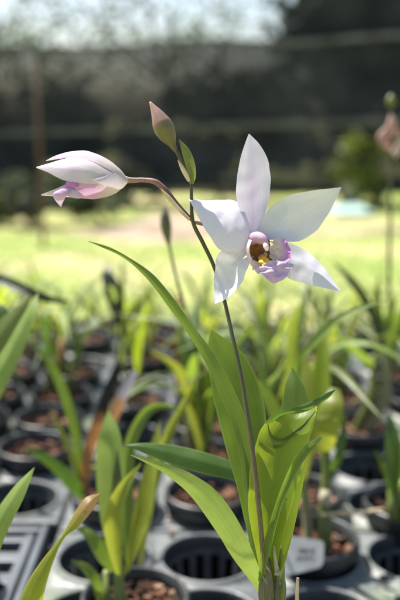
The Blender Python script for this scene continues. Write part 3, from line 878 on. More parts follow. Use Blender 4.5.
rnd = random.Random(5)
FARPOT = 'black pot of bark in one of the blurred tray rows behind'
special = {}
for (x, y, tx, ty, ix, iy) in cells:
    if y < 1.04: continue                     # the near rows are placed by hand
    px = 200 + F * x / (y * .976 + .11)
    if px < -110 or px > 510: continue
    r_ = rnd.random()
    dens = (.5 if px < 120 else .85) if y < 1.25 else (.9 if y < 1.55 else .66)
    if px > 320 and px < 385 and 1.05 < y < 1.3: continue
    if r_ > dens or (82 < px < 138 and y < 1.36): continue
    place_pot(x, y, FARPOT, 'pots in the rows behind', rz=rnd.uniform(0, 6))
    if rnd.random() < .94:
        place_plant(rnd.randrange(len(protos)), x, y, rnd.uniform(0, 6.28), (rnd.uniform(.65, .95) if rnd.random() < .75 else rnd.uniform(1.0, 1.25)) * (1 if y < 1.5 else .8))

# bark crumbs and grit spilled on the tray tops
mb = MB(); rc = random.Random(77); n_ = 0
while n_ < 420:
    (x_, y_, tx_, ty_, ix_, iy_) = rc.choice(cells)
    a_ = rc.uniform(0, 6.283); ox_, oy_ = rc.uniform(-.058, .058), rc.uniform(-.058, .058)
    if math.hypot(ox_, oy_) < .059: continue
    n_ += 1; s_ = rc.choice((.002, .003, .003, .005, .008))
    mb.box((x_ + ox_, y_ + oy_, DECK + s_ * .25), s_, s_ * rc.uniform(.4, .9), s_ * .5, Matrix.Rotation(a_, 3, 'Z'))
tag(mb.build('spilled_bark', M['bark'], None, smooth=False), 'bark crumbs spilled over the tray tops', 'bark', kind='stuff')

# near pots by hand (X of the columns .009 + .119 k)
cx = lambda k: .009 + PITCHC * k
row = lambda k: .873 + PITCHC * k
place_pot(pot_xy.x, pot_xy.y, 'black pot holding the flowering orchid in front')
place_pot(cx(1), row(0), 'black pot of bark with a white tag standing in it', rz=1)
place_pot(cx(0), row(1), 'black pot of bark behind the bright arching leaf, no plant in it', rz=2)
place_pot(cx(2) + .012, row(1) - .03, 'black pot of red brown bark at the right edge below the dark leaf', rz=3)
place_pot(cx(1), row(1), 'black pot directly behind the pot with the white tag', rz=4)
place_pot(cx(-1) + .045, row(0) - .120, 'black pot at the lower left holding the clump of folded leaves', rz=5)

# plant tag in the pot
tg = thing('plant_tag', 'white plastic tag with faint writing in the pot of bark', 'tag', P(302, 580, .90))
a, b, c_, d_ = P(281.5, 577, .905), P(323, 567, .885), P(324.5, 541, .892), P(288, 535.5, .915)
nrm = (b - a).cross(d_ - a).normalized()
if nrm.dot(CAM - a) < 0: nrm = -nrm
mb = MB()
def bil(u, v): return a.lerp(b, u).lerp(d_.lerp(c_, u), v)
outl = []
R_ = .12
for (cu, cv, a0) in ((1 - R_, R_ * 1.6, -90), (1 - R_, 1 - R_ * 1.6, 0), (R_, 1 - R_ * 1.6, 90), (R_, R_ * 1.6, 180)):
    for k in range(5):
        th = math.radians(a0 + k * 22.5)
        outl.append((cu + R_ * math.cos(th), cv + R_ * 1.6 * math.sin(th)))
front = [bil(*q_) + nrm * .0004 for q_ in outl]; back = [bil(*q_) - nrm * .0004 for q_ in outl]
mb.face(front); mb.face(list(reversed(back)))
mb.grid([front, back], closed=True)
mb.build('tag_plate', M['tag'], tg, smooth=False)
mb = MB()
rr_ = random.Random(9)
for (v, us) in ((.60, (.36, .43, .50, .57, .66, .72)), (.38, (.34, .42, .52, .60, .70))):
    for u in us:
        s = .035
        p = [bil(u, v), bil(u + s * .5, v + .13), bil(u + s, v + rr_.uniform(-.02, .05))]
        p = [k + nrm * .0011 for k in p]
        mb.tube(p, [.00045] * 3, 5)
mb.build('writing', M['ink'], tg)

# ---------------- hand placed plants around the main one
# clump at the lower left
lp = thing('potted_orchid', 'yellow green orchid with folded upright leaves in the lower left pot', 'plant', (cx(-1) + .045, row(0) - .120, DECK + .012))
mb = MB(); mb.tube([Vector((cx(-1) + .045, row(0) - .120, DECK + .012)), P(121, 600, .79), P(118.5, 552, .80)], [.0055, .0062, .0045], 12, smooth_n=20); mb.build('pseudobulb', M['bulb'], lp)
mb = MB(); mb.tube([Vector((cx(-1) + .03, row(0) - .120, DECK + .012)), P(108, 600, .80), P(106, 570, .81)], [.0045, .005, .003], 12, smooth_n=16); mb.build('pseudobulb', M['bulb'], lp)
loft('leaf', [(115, 566, .80), (104, 535, .80), (98, 500, .80), (96, 465, .80), (99, 435, .80), (108, 410, .81)],
     [(120, 566, .80), (121, 535, .79), (124, 500, .785), (124.5, 465, .785), (119.5, 432, .79), (108.6, 409.5, .81)], M['leaf_pale'], lp, cup=-.05, fold=-.15, label='pale upright leaf with a folded middle')
loft('leaf', [(112, 560, .775), (110, 520, .775), (112, 480, .775), (117, 450, .78)], [(122, 560, .775), (122.5, 520, .775), (122, 480, .775), (117.6, 449.5, .78)], M['leaf_olive_in'], lp, cup=.05)
loft('leaf', [(116, 575, .76), (108, 550, .755), (103.5, 525, .75), (108, 503, .75), (121, 482, .75), (141, 463, .755)],
     [(121, 575, .76), (121.5, 550, .752), (122, 525, .747), (124, 505, .747), (130.5, 484, .749), (141.5, 463.6, .755)], M['leaf_yellow'], lp, cup=-.14, fold=-.05, label='yellow green leaf folded like a boat')
loft('leaf', [(124, 575, .80), (129, 535, .80), (136, 500, .80), (145, 465, .805), (152, 440, .81), (160, 420, .82)],
     [(129, 572, .80), (142, 540, .79), (152, 510, .79), (156, 480, .795), (159.5, 450, .805), (160.5, 420.4, .82)], M['leaf_yellow'], lp, cup=-.12)
loft('leaf', [(110, 572, .80), (98, 560, .80), (85, 538, .80), (74, 526, .81)], [(116, 570, .79), (110, 548, .785), (93, 531, .79), (75, 525, .81)], M['leaf'], lp, cup=.06, fold=.1)
loft('leaf', [(97, 600, .80), (91, 585, .795), (82, 570, .795), (71, 561, .80)], [(103, 598, .79), (100, 578, .78), (88, 564, .785), (72, 560, .80)], M['leaf'], lp, cup=.05, fold=.1)
strap('leaf', [(128, 560, .84), (126, 500, .85), (130, 445, .86), (147, 412, .87), (165, 406, .87), (180, 412, .87)], [.006, .014, .016, .012, .011, .001], M['leaf'], lp, label='leaf arching over to the right behind the clump')
strap('leaf', [(140, 565, .86), (150, 500, .88), (166, 440, .89), (186, 400, .90), (198, 370, .90)], [.004, .010, .012, .009, .001], M['leaf_yellow'], lp)

# long leaf entering from behind left of the stem (dark, horizontal), of a plant hidden behind the main one
hp = thing('potted_orchid', 'orchid right behind the flowering one with a dark leaf lying level', 'plant', (cx(0.55), row(-2), DECK + .012))
hb = Vector((cx(0.55), row(-2), DECK + .012))
place_pot(hb.x, hb.y, 'black pot of the orchid right behind the flowering one', rz=.4)
mb = MB(); mb.tube([hb, hb.lerp(P(266, 545, .66), .5), P(264, 520, .66)], [.006, .009, .003], 12, smooth_n=20); mb.build('pseudobulb', M['bulb'], hp)
loft('leaf', [(262, 530, .655), (255, 492, .65), (235, 481, .645), (205, 474, .64), (170, 464, .64), (140, 451.5, .64), (124, 446, .64)],
     [(268, 520, .66), (262, 475, .66), (238, 464, .655), (207, 453, .65), (172, 445, .65), (142, 443, .645), (124.3, 445.4, .64)], M['leaf_dark'], hp, cup=.03, fold=.1, nv=50, label='dark green leaf lying nearly level')
# glowing blurred leaves to the right of the cupped leaf
rp = thing('potted_orchid', 'orchid with broad glowing leaves on a bare cane in the tagged pot', 'plant', (cx(1), row(0), DECK + .012))
rb = Vector((cx(1) + .008, row(0) - .01, DECK + .012))
mb = MB(); mb.tube([rb, P(325, 535, .94), P(324, 500, .94), P(327, 470, .94), P(322, 430, .94)], [.008, .0085, .0062, .006, .004], 12, smooth_n=30); mb.build('pseudobulb', M['bulb'], rp)
mb = MB(); mb.tube(PP([(324.5, 505, .933), (325, 498, .932), (326, 490, .933)]), [.0060, .0068, .0058], 12); mb.build('cane_node', M['straw_pale'], rp, label='pale papery ring round the cane')
mb = MB(); mb.tube([rb + Vector((-.015, .01, 0)), P(308, 530, .96), P(303, 470, .96)], [.006, .006, .003], 12, smooth_n=20); mb.build('pseudobulb', M['bulb_pale'], rp)
loft('leaf', [(318, 440, .93), (313, 410, .93), (312, 380, .935), (316, 350, .94), (325, 328, .95)], [(326, 440, .925), (331, 410, .92), (330, 380, .925), (329, 350, .935), (325.6, 327.5, .95)], M['leaf_glow'], rp, cup=-.08, fold=-.1)
loft('leaf', [(315, 452, .92), (316, 425, .91), (320, 405, .91), (331, 388, .92)], [(333, 450, .91), (341, 425, .90), (343, 405, .90), (340, 390, .92)], M['leaf_yellow'], rp, cup=.12, label='broad yellow leaf bending over')
loft('leaf', [(312, 428, .895), (320, 424, .893), (330, 421, .893), (338, 420, .897)], [(311, 421, .897), (320, 417, .895), (330, 415, .895), (338, 418, .897)], M['leaf_yellow'], rp, cup=.1)
loft('leaf', [(301, 480, .95), (294, 440, .95), (296, 400, .955), (300, 370, .965), (304, 352, .97)], [(307, 480, .95), (316, 440, .945), (318, 400, .95), (312, 370, .96), (304.5, 351.5, .97)], M['leaf_yellow'], rp, cup=-.08, fold=.08)
strap('leaf', [(328, 480, .94), (338, 458, .92), (343, 435, .92), (345, 412, .93)], [.004, .010, .009, .001], M['leaf_dark'], rp)
strap('leaf', [(300, 500, .96), (290, 430, .93), (297, 366, .90), (311, 345, .88), (330, 325, .87), (352, 311, .86), (386, 300, .86)], [.006, .011, .012, .0125, .012, .010, .001], M['leaf'], rp, face=(-.1, -.55, .75), label='long thin leaf arching to the right')
strap('leaf', [(304, 480, .97), (278, 420, .97), (262, 380, .97), (258, 350, .98)], [.004, .016, .014, .001], M['leaf'], rp)
strap('leaf', [(306, 480, .98), (268, 400, 1.0), (280, 372, 1.0), (292, 345, 1.0)], [.004, .012, .010, .001], M['leaf_pale'], rp)
# twig lying across the tray
mb = MB(); mb.tube(PP([(322, 515, .93), (345, 513, .93), (365, 512, .93), (384, 509, .93)]), [.0016, .0024, .0022, .0014], 8, smooth_n=20)
tw = mb.build('dry_twig', M['straw'], None); tag(tw, 'straw coloured twig lying across the tray towards the right pot', 'twig')

# dark leaf at the right edge
ep = thing('potted_orchid', 'orchid at the right edge with dark upright strap leaves', 'plant', (cx(2) + .012, row(1) - .03, DECK + .012))
eb = Vector((cx(2) + .012, row(1) - .03, DECK + .012))
mb = MB(); mb.tube([eb + Vector((-.004, 0, 0)), P(393, 515, .98), P(392, 490, .98)], [.006, .0075, .005], 12, smooth_n=16); mb.build('pseudobulb', M['bulb'], ep)
mb = MB(); mb.tube([eb + Vector((.012, 0, 0)), P(402, 510, .98), P(404, 480, .98)], [.006, .0075, .005], 12, smooth_n=16); mb.build('pseudobulb', M['bulb'], ep)
loft('leaf', [(390, 497, .97), (385.5, 470, .965), (385.5, 440, .965), (388, 415, .97)], [(397, 497, .97), (401, 470, .96), (401, 440, .96), (391, 414, .97)], M['leaf_dark'], ep, cup=-.04, fold=-.12)
strap('leaf', [(394, 505, .99), (388, 480, 1.0), (381, 462, 1.0), (375, 450, 1.0)], [.003, .008, .007, .001], M['leaf'], ep)
strap('leaf', [(402, 500, .98), (407, 450, .98), (412, 410, .99)], [.006, .017, .001], M['leaf'], ep)

# front-left blades of a plant just outside the frame
fp = thing('potted_orchid', 'orchid at the lower left edge, only its long blades in view', 'plant', (-.20, .60, DECK + .012))
place_pot(-.20, .60, 'black pot of the orchid at the lower left edge', rz=2.2)
fb = Vector((-.20, .60, DECK + .012))
mb = MB(); mb.tube([fb, fb + Vector((.01, 0, .05)), fb + Vector((.02, .0, .09))], [.006, .010, .004], 12, smooth_n=16); mb.build('pseudobulb', M['bulb'], fp)
loft('leaf', [(-45, 640, .66), (-38, 580, .645), (-16, 530, .635), (12, 489, .63), (34, 467.3, .63)], [(-30, 640, .66), (-14, 590, .64), (5, 537, .625), (24, 497, .622), (34.6, 467.8, .63)], M['leaf_pale'], fp, cup=.03, fold=.1, label='pale pointed leaf at the left edge')
loft('leaf', [(0, 660, .62), (12, 620, .61), (26, 585, .605), (42, 560, .603), (60, 538, .603), (72, 517, .605), (85, 498, .61), (101, 493, .615)],
     [(22, 660, .62), (38, 620, .605), (46, 585, .60), (54, 560, .60), (64, 538.5, .602), (78, 527, .60), (92, 511, .603), (101.6, 493.6, .615)], M['leaf_rust'], fp, cup=.04, fold=.1, nv=60, label='twisted leaf with a rusty orange end').data.materials[0] = M['leaf_rust']
# the rust tip starts past the twist
M['leaf_rust'].name = 'leaf_rust_tip'

# left edge plant with two light blades
gp = thing('potted_orchid', 'orchid at the left edge with a pale shiny blade', 'plant', (-.27, .80, DECK + .012))
place_pot(-.27, .80, 'black pot of the orchid at the left edge with a pale shiny blade', rz=1.1)
gb = Vector((-.27, .80, DECK + .012))
mb = MB(); mb.tube([gb, gb + Vector((0.005, 0, .05)), gb + Vector((.0, .0, .11))], [.006, .010, .004], 12, smooth_n=16); mb.build('pseudobulb', M['bulb'], gp)
loft('leaf', [(-62, 520, .82), (-45, 440, .80), (-20, 385, .79), (6, 345, .785), (26, 310, .785), (37.5, 293, .79)], [(-50, 520, .82), (-25, 445, .80), (2, 394, .78), (22, 353, .775), (35, 318, .775), (38.3, 293.5, .79)], M['leaf_pale'], gp, cup=.02, fold=.08)
loft('leaf', [(-66, 520, .83), (-55, 430, .82), (-35, 365, .81), (-5, 325, .81), (33, 294, .81)], [(-58, 520, .83), (-38, 440, .815), (-12, 380, .80), (12, 340, .80), (33.5, 294.6, .81)], M['leaf_olive'], gp, cup=.02, fold=.08)
loft('leaf', [(-68, 500, .84), (-60, 400, .84), (-30, 330, .84), (-8, 300, .845)], [(-60, 500, .84), (-30, 410, .83), (2, 345, .83), (9, 312, .835), (-7, 300, .845)], M['leaf_dark'], gp, cup=.05)

# second plant behind left: thin leaves, dead leaf, dark floating blade
bp = thing('potted_orchid', 'orchid with a dead brown black tipped leaf left of the clump', 'plant', (cx(-1), row(1), DECK + .012))
place_pot(cx(-1), row(1), 'black pot of the orchid with the dead black tipped leaf', rz=1.9)
bb = Vector((cx(-1), row(1), DECK + .012))
mb = MB(); mb.tube([bb, bb + Vector((-.004, 0, .04)), P(82, 470, 1.0)], [.006, .008, .004], 12, smooth_n=16); mb.build('pseudobulb', M['bulb_pale'], bp)
strap('leaf', [(82, 500, 1.0), (88, 455, .99), (97, 425, .985), (108, 393, .98), (119, 366, .98)], [.008, .013, .014, .014, .010], M['leaf_dead'], bp, cup=.1, fold=0, label='dead brown leaf with a black tip')
strap('leaf', [(104, 440, .985), (113, 415, .985), (124, 392, .98), (135, 371, .98)], [.006, .015, .013, .008], M['leaf_dead2'], bp, cup=.1, fold=0, label='dead leaf with a greyish lilac tip')
strap('leaf', [(82, 490, 1.0), (77, 440, 1.0), (62, 388, 1.0), (45, 358, 1.0), (26, 335, 1.01)], [.006, .011, .012, .010, .001], M['leaf'], bp, label='thin leaf bending out to the left')
strap('leaf', [(80, 490, 1.0), (72, 455, 1.0), (60, 430, 1.0), (50, 410, 1.0)], [.004, .007, .007, .001], M['leaf_olive'], bp)
loft('leaf', [(80, 500, .99), (68, 490, .985), (52, 471, .98), (36, 457, .98), (23, 448, .985)], [(86, 496, .99), (77, 477, .98), (58, 461, .975), (40, 449.5, .975), (23.3, 447.4, .985)], M['leaf_dark'], bp, cup=.04, fold=.1)

# plant with the black-green floating blades in front of the lawn
cp = thing('potted_orchid', 'orchid with a dark bulb like leaf standing up against the lawn', 'plant', (cx(-1), row(4), DECK + .012))
place_pot(cx(-1), row(4), 'black pot of the orchid with the dark leaf against the lawn', rz=.9)
cb = Vector((cx(-1), row(4), DECK + .012))
mb = MB(); mb.tube([cb, P(118, 380, 1.38), P(121, 330, 1.38), P(118, 318, 1.38)], [.005, .004, .0035, .003], 10, smooth_n=30); mb.build('stem', M['stem_olive'], cp)
loft('leaf', [(116, 326, 1.38), (108, 305, 1.38), (103, 288, 1.38), (101.5, 274, 1.38), (104, 264, 1.39)], [(122, 324, 1.37), (124, 306, 1.36), (121, 288, 1.36), (113, 273, 1.37), (104.6, 263.6, 1.39)], M['leaf_black'], cp, cup=.1)
strap('leaf', [(122, 328, 1.38), (131, 314, 1.38), (140, 302, 1.38), (150, 290, 1.38)], [.006, .018, .012, .001], M['leaf_olive'], cp)
strap('leaf', [(120, 335, 1.38), (106, 328, 1.38), (92, 310, 1.38), (70, 290, 1.38)], [.004, .006, .005, .001], M['leaf_olive'], cp)

kp = thing('potted_orchid', 'orchid with a near black drooping leaf at the left against the lawn', 'plant', (cx(-3), row(2), DECK + .012))
place_pot(cx(-3), row(2), 'black pot of the orchid with the near black drooping leaf', rz=.2)
kb = Vector((cx(-3), row(2), DECK + .012))
mb = MB(); mb.tube([kb, kb + Vector((.005, 0, .08)), P(-62, 330, 1.15)], [.006, .007, .003], 10, smooth_n=20); mb.build('pseudobulb', M['bulb'], kp)
strap('leaf', [(-62, 335, 1.15), (-40, 285, 1.12), (-10, 277, 1.10), (14, 285, 1.08), (30, 292, 1.07), (45, 298, 1.07), (58, 300.5, 1.07), (70, 301.5, 1.07)], [.008, .012, .012, .012, .013, .014, .012, .002], M['leaf_black'], kp, label='near black leaf hanging level')
strap('leaf', [(-60, 340, 1.15), (-30, 330, 1.14), (0, 350, 1.13), (20, 380, 1.13)], [.006, .012, .012, .001], M['leaf_dark'], kp)

# budded stem left of the flower
sp_ = thing('orchid_plant', 'orchid behind with a slender stem and one closed olive bud', 'orchid', (cx(0), row(2), DECK + .012))
place_pot(cx(0), row(2), 'black pot of the orchid with the closed olive bud', rz=3.9)
sb = Vector((cx(0), row(2), DECK + .012))
mb = MB(); mb.tube([sb, P(203, 400, 1.12), P(196, 345, 1.02), P(186, 312, .95), P(176, 276, .90), P(169, 244, .88)], [.0045, .0025, .0018, .0016, .0015, .0014], 10, smooth_n=60); mb.build('flower_stem', M['stem_dark'], sp_)
mb = MB(); mb.tube(PP([(169, 245, .88), (167.5, 237, .88), (166, 226, .88), (165, 216, .88), (165.3, 206, .88)]), [.0015, .0046, .0062, .0050, .0006], 14, smooth_n=26); mb.build('flower_bud', M['stem_olive'], sp_)
for pts, w, m in (([(201, 450, 1.15), (190, 400, 1.14), (178, 370, 1.13), (150, 350, 1.12)], .016, 'leaf_yellow'), ([(203, 450, 1.15), (220, 390, 1.14), (235, 350, 1.13), (262, 318, 1.13)], .015, 'leaf'), ([(200, 455, 1.16), (208, 380, 1.16), (212, 330, 1.17)], .017, 'leaf_glow')):
    strap('leaf', pts, [.005, w, w * .9, .001], M[m], sp_)

# right hand canes
xp = thing('potted_orchid', 'orchid with two bare canes and a dark slanting leaf at the right', 'plant', (cx(2.05), row(3), DECK + .012))
place_pot(cx(2), row(3), 'black pot of the orchid with two bare canes', rz=2.9)
xb = Vector((cx(2.05), row(3), DECK + .012))
mb = MB(); mb.tube([xb + Vector((-.012, 0, 0)), P(372, 395, 1.29), P(374, 355, 1.29)], [.007, .0085, .005], 12, smooth_n=20); mb.build('pseudobulb', M['bulb'], xp)
mb = MB(); mb.tube([xb + Vector((.008, 0, 0)), P(384, 398, 1.29), P(386, 368, 1.29), P(384, 345, 1.29)], [.008, .010, .008, .004], 12, smooth_n=20); mb.build('pseudobulb', M['bulb_pale'], xp)
strap('leaf', [(384, 350, 1.28), (376, 322, 1.27), (364, 298, 1.26), (349, 278, 1.25), (333, 261, 1.25)], [.006, .013, .013, .011, .001], M['leaf_black'], xp, label='dark leaf slanting up to the left')
strap('leaf', [(374, 365, 1.28), (366, 360, 1.24), (352, 348, 1.20), (340, 338, 1.18), (330, 330, 1.18)], [.006, .012, .012, .010, .001], M['leaf'], xp)
strap('leaf', [(384, 350, 1.29), (380, 325, 1.3), (377, 300, 1.3), (379, 274, 1.3)], [.006, .014, .013, .001], M['leaf_olive'], xp)
strap('leaf', [(386, 360, 1.29), (397, 330, 1.28), (405, 310, 1.27), (415, 300, 1.26)], [.006, .020, .018, .001], M['leaf'], xp)
strap('leaf', [(376, 360, 1.3), (383, 330, 1.31), (390, 315, 1.31), (398, 296, 1.31)], [.006, .014, .012, .001], M['leaf'], xp)

# fading flower spike at the right edge
fs = thing('orchid_plant', 'orchid with a tall spike of faded pink flowers at the right edge', 'orchid', (cx(2), row(4), DECK + .012))
place_pot(cx(2), row(4), 'black pot of the orchid with the faded pink spike', rz=.7)
sb = Vector((cx(2), row(4), DECK + .012))
mb = MB(); mb.tube([sb, P(388, 380, 1.40), P(389, 300, 1.38), P(390, 220, 1.36), P(390.5, 160, 1.36), P(391, 104, 1.36)], [.004, .0035, .003, .0028, .0026, .0018], 10, smooth_n=60); mb.build('flower_stem', M['stem_olive'], fs)
mb = MB(); mb.tube(PP([(390.5, 108, 1.36), (391, 103, 1.36), (391, 97, 1.36), (391, 94, 1.36)]), [.003, .008, .007, .001], 12, smooth_n=16); mb.build('flower_bud', M['bract'], fs)
for (m, L, R) in (('pinkflower', [(390, 150), (382, 146), (377, 138), (380, 132)], [(391, 143), (390, 134), (387, 127), (381, 131)]), ('peach', [(391, 152), (395, 146), (398, 138), (400, 130)], [(396, 158), (402, 150), (406, 142), (402, 130)]), ('pinkflower', [(388, 135), (386, 128), (388, 120), (391, 114)], [(394, 136), (397, 129), (396, 120), (391.6, 114)])):
    loft('faded_flower', L, R, M[m], fs, d=1.35, cup=.3, ripple=.2, nv=16)

# terracotta coloured stake
mb = MB(); b0 = P(178, 356, 1.5); b0.z = DECK - .02
tip = P(177.5, 300, 1.5)
mb.box((b0 + tip) / 2, .014, .006, (tip - b0).length)
mb.box(tip + Vector((0, 0, .004)), .010, .005, .008)
st = mb.build('wooden_stake', M['stake'], None, smooth=False); tag(st, 'terracotta coloured flat stake standing among the plants', 'stake')
bv = st.modifiers.new('bevel', 'BEVEL'); bv.width = .001

# ================================================================== BEYOND THE BENCH
mb = MB(); n = 60; rows = []
for j in range(n + 1):
    y = -30 + 230 * j / n
    rows.append([Vector((-120 + 240 * i / n, y, 0)) for i in range(n + 1)])
mb.grid(rows); tag(mb.build('lawn', M['lawn'], None), kind='structure')
def path_edges(x):
    yc = 8.95 + .10 * x
    wv = noise.noise(Vector((x * .9, 3.1, 0))) * .25
    far = 1.9 * math.exp(-((x + .35) / .65) ** 2)
    w_ = max(0.01, min(1, (x + 1.5) / .6))
    return yc + (-.22 + wv * .5 - .45 * math.exp(-((x + .45) / .5) ** 2)) * w_, yc + (.22 + wv * .4 + far) * w_


def on_path(x, y):
    a, b = path_edges(x)
    return a < y < b


# grass blades
rnd = random.Random(3); mb = MB()
for i in range(26000):
    y = 2.4 + 10.0 * rnd.random(); x = rnd.uniform(-.32, .32) * (y + 1.0)
    a = rnd.uniform(0, 6.28); h = rnd.uniform(.015, .05); w = rnd.uniform(.004, .008)
    s = Vector((math.cos(a), math.sin(a), 0)) * w; o_ = Vector((rnd.uniform(-.03, .03), rnd.uniform(-.03, .03), h))
    p = Vector((x, y, 0))
    if on_path(x, y): continue
    mb.face([p - s, p + s, p + o_], ((0, 0), (1, 0), (.5, 1)))
gr = mb.build('grass', M['blades'], None, smooth=False); tag(gr, 'short sunlit lawn grass', 'grass', kind='stuff')
# dirt path
mb = MB(); rows = []
for i in range(121):
    x = -6 + 12 * i / 120
    a_, b_ = path_edges(x)
    rows.append([Vector((x, a_, .004)), Vector((x, b_, .004))])
mb.grid(rows); tag(mb.build('dirt_path', M['path'], None), kind='structure')

# shade net fence
NY = 12.3
fence = thing('shade_net_fence', 'long black shade net stretched on posts beyond the lawn', 'fence', (0, NY, 0))
mb = MB(); rows = []
def topz(x): return 2.24 + .03 * x + .03 * math.cos(x * 2.3)
for j in range(15):
    v = j / 14
    rows.append([Vector((x, NY + .05 * math.sin(x * 1.9 + v * 2) + .04 * noise.noise(Vector((x * 2, v * 3, 0))), .12 + (topz(x) - .12) * v)) for x in [-9 + 18 * i / 90 for i in range(91)]])
mb.grid(rows); mb.build('net', M['net'], fence)
mb = MB(); rows = []
for j in range(9):
    rows.append([Vector((x + (1 - j / 8) * 0 , NY + .22 + .06 * math.sin(x * 1.4 + j * .4), 2.1 + 1.5 * j / 8 * min(1, max(.02, (x - 1.0) / .7)))) for x in [1.0 + 8 * i / 60 for i in range(61)]])
mb.grid(rows); mb.build('upper_net', M['net'], fence)
xs = [-9 + 18 * i / 90 for i in range(91)]
mb = MB(); mb.grid([[Vector((x, NY - .10 + .03 * math.sin(x * 2), topz(x) - .04)) for x in xs], [Vector((x, NY - .10 + .03 * math.sin(x * 2), topz(x) + .03)) for x in xs]])
mb.build('top_hem', M['net_hem'], fence)
mb = MB(); mb.grid([[Vector((x, NY - .10 + .03 * math.sin(x * 2), 1.04 + .03 * x)) for x in xs], [Vector((x, NY - .10 + .03 * math.sin(x * 2), 1.13 + .035 * x)) for x in xs]])
mb.build('middle_seam', M['net_seam'], fence)
for x in (-7.5, -5, -2.6, .3, 2.1, 4.6, 7.2):
    mb = MB(); mb.tube([Vector((x, NY + .14, 0)), Vector((x, NY + .14, topz(x) - .02))], [.035, .035], 10); mb.build('fence_post', M['wood_dark'], fence)

# reddish post on the lawn
mb = MB(); b0 = Vector((-1.50, 7.9, 0)); mb.tube([b0, b0 + Vector((0, 0, 1.0)), b0 + Vector((.01, 0, 1.75))], [.020, .019, .017], 12)
tag(mb.build('wooden_post', M['post'], None), 'reddish brown post standing on the lawn at the left', 'post')

# foliage
def crown_mesh(rnd, c, rx, ry, rz, n, size, clumps=14, shell=.5):
    mb = MB()
    cl = []
    for k in range(clumps):
        while True:
            v = Vector((rnd.uniform(-1, 1), rnd.uniform(-1, 1), rnd.uniform(-1, 1)))
            if v.length < 1: break
        cl.append((Vector((v.x * rx, v.y * ry, v.z * rz)) * .85, rnd.uniform(.25, .5)))
    for i in range(n):
        cc, cr_ = rnd.choice(cl)
        v = Vector((rnd.gauss(0, 1), rnd.gauss(0, 1), rnd.gauss(0, 1))).normalized() * rnd.random() ** .45
        p = Vector(c) + cc + Vector((v.x * rx, v.y * ry, v.z * rz)) * cr_
        if p.z < .03: continue
        a = Vector((rnd.gauss(0, 1), rnd.gauss(0, 1), rnd.gauss(0, .7))).normalized()
        b = a.cross(Vector((rnd.gauss(0, 1), rnd.gauss(0, 1), rnd.gauss(0, 1)))).normalized()
        s = size * rnd.uniform(.6, 1.4)
        mb.face([p - a * s, p - b * s * .45, p + a * s, p + b * s * .45], ((.5, 0), (1, .5), (.5, 1), (0, .5)))
    return mb


def tree(name, label, cat, x, y, h, r, mat, n, size, seed, zc=.62, rzf=.42, clumps=16, group=None):
    rnd = random.Random(seed)
    t = thing(name, label, cat, (x, y, 0), group)
    mb = MB()
    mb.tube([Vector((x, y, 0)), Vector((x + .05 * h * rnd.uniform(-1, 1), y, h * .35)), Vector((x + .06 * h * rnd.uniform(-1, 1), y, h * .75))], [.03 * h, .02 * h, .008 * h], 10, smooth_n=20)
    for k in range(6):
        z0 = h * rnd.uniform(.3, .6); a = rnd.uniform(0, 6.28)
        mb.tube([Vector((x, y, z0)), Vector((x + math.cos(a) * r * .4, y + math.sin(a) * r * .4, z0 + h * .12)), Vector((x + math.cos(a) * r * .75, y + math.sin(a) * r * .75, z0 + h * .26))], [.011 * h, .007 * h, .003 * h], 6, smooth_n=10)
    mb.build('trunk', M['trunk'], t)
    crown_mesh(rnd, (x, y, h * zc), r, r * .8, h * rzf, n, size, clumps).build('crown', M[mat], t, smooth=False)
    return t


tree('tree', 'loose leafy tree rising behind the net at the far left', 'tree', -4.3, 18, 4.4, 2.7, 'crown', 1100, .10, 1, clumps=40, zc=.66, rzf=.36)
tree('tree', 'loose leafy tree behind the net, left of the pointed bud', 'tree', -.9, 19, 4.6, 2.5, 'crown', 900, .10, 2, clumps=40, zc=.66, rzf=.36)
tree('tree', 'dark dense tree behind the net above the open flower', 'tree', 3.2, 16.5, 7.5, 1.9, 'crown_dark', 9000, .18, 3, clumps=26, zc=.5, rzf=.5)
tree('tree', 'dark dense tree behind the net in the upper right corner', 'tree', 5.9, 17.5, 8.0, 2.6, 'crown_dark', 9000, .2, 4, clumps=26, zc=.5, rzf=.5)
tree('tree', 'low dark tree behind the net at the far left', 'tree', -3.6, 15.5, 2.0, 1.7, 'crown_dark', 3500, .13, 5, zc=.5, rzf=.5)
tree('tree', 'low dark tree behind the net in the middle', 'tree', .2, 15.2, 2.1, 2.0, 'crown_dark', 3500, .13, 6, zc=.5, rzf=.5)


def shrub(label, x, y, h, r, mat, n, size, seed):
    rnd = random.Random(seed)
    t = thing('shrub', label, 'shrub', (x, y, 0))
    mb = MB()
    for k in range(7):
        a = rnd.uniform(0, 6.28)
        mb.tube([Vector((x, y, 0)), Vector((x + math.cos(a) * r * .5, y + math.sin(a) * r * .5, h * .7))], [.012, .005], 6)
    mb.build('stems', M['trunk'], t)
    crown_mesh(rnd, (x, y, h * .55), r, r * .8, h * .48, n, size, 10).build('foliage', M[mat], t, smooth=False)


shrub('yellow green shrub in front of the net at the right', 2.35, 11.6, 1.05, .5, 'crown_lime', 1100, .05, 11)
shrub('round green shrub at the left edge by the net', -2.75, 11.2, .62, .55, 'crown', 1500, .05, 12)
shrub('grey green low shrub below the half open flower', -1.75, 11.4, .55, .45, 'crown', 1200, .045, 13)
shrub('dark low shrub behind the post at the left', -.95, 11.7, .6, .5, 'crown_dark', 1300, .045, 14)
shrub('low grey green bush right of the reddish post', -1.15, 9.7, .48, .42, 'crown', 1500, .035, 16)
shrub('dusky low bush left of the reddish post', -1.95, 9.5, .50, .42, 'crown_dark', 1500, .035, 17)
shrub('dusky low bush at the left edge of the lawn', -2.7, 9.4, .52, .45, 'crown', 1500, .035, 18)
shrub('lime low shrub at the far left of the lawn', -2.35, 9.6, .35, .28, 'crown_lime', 800, .035, 15)

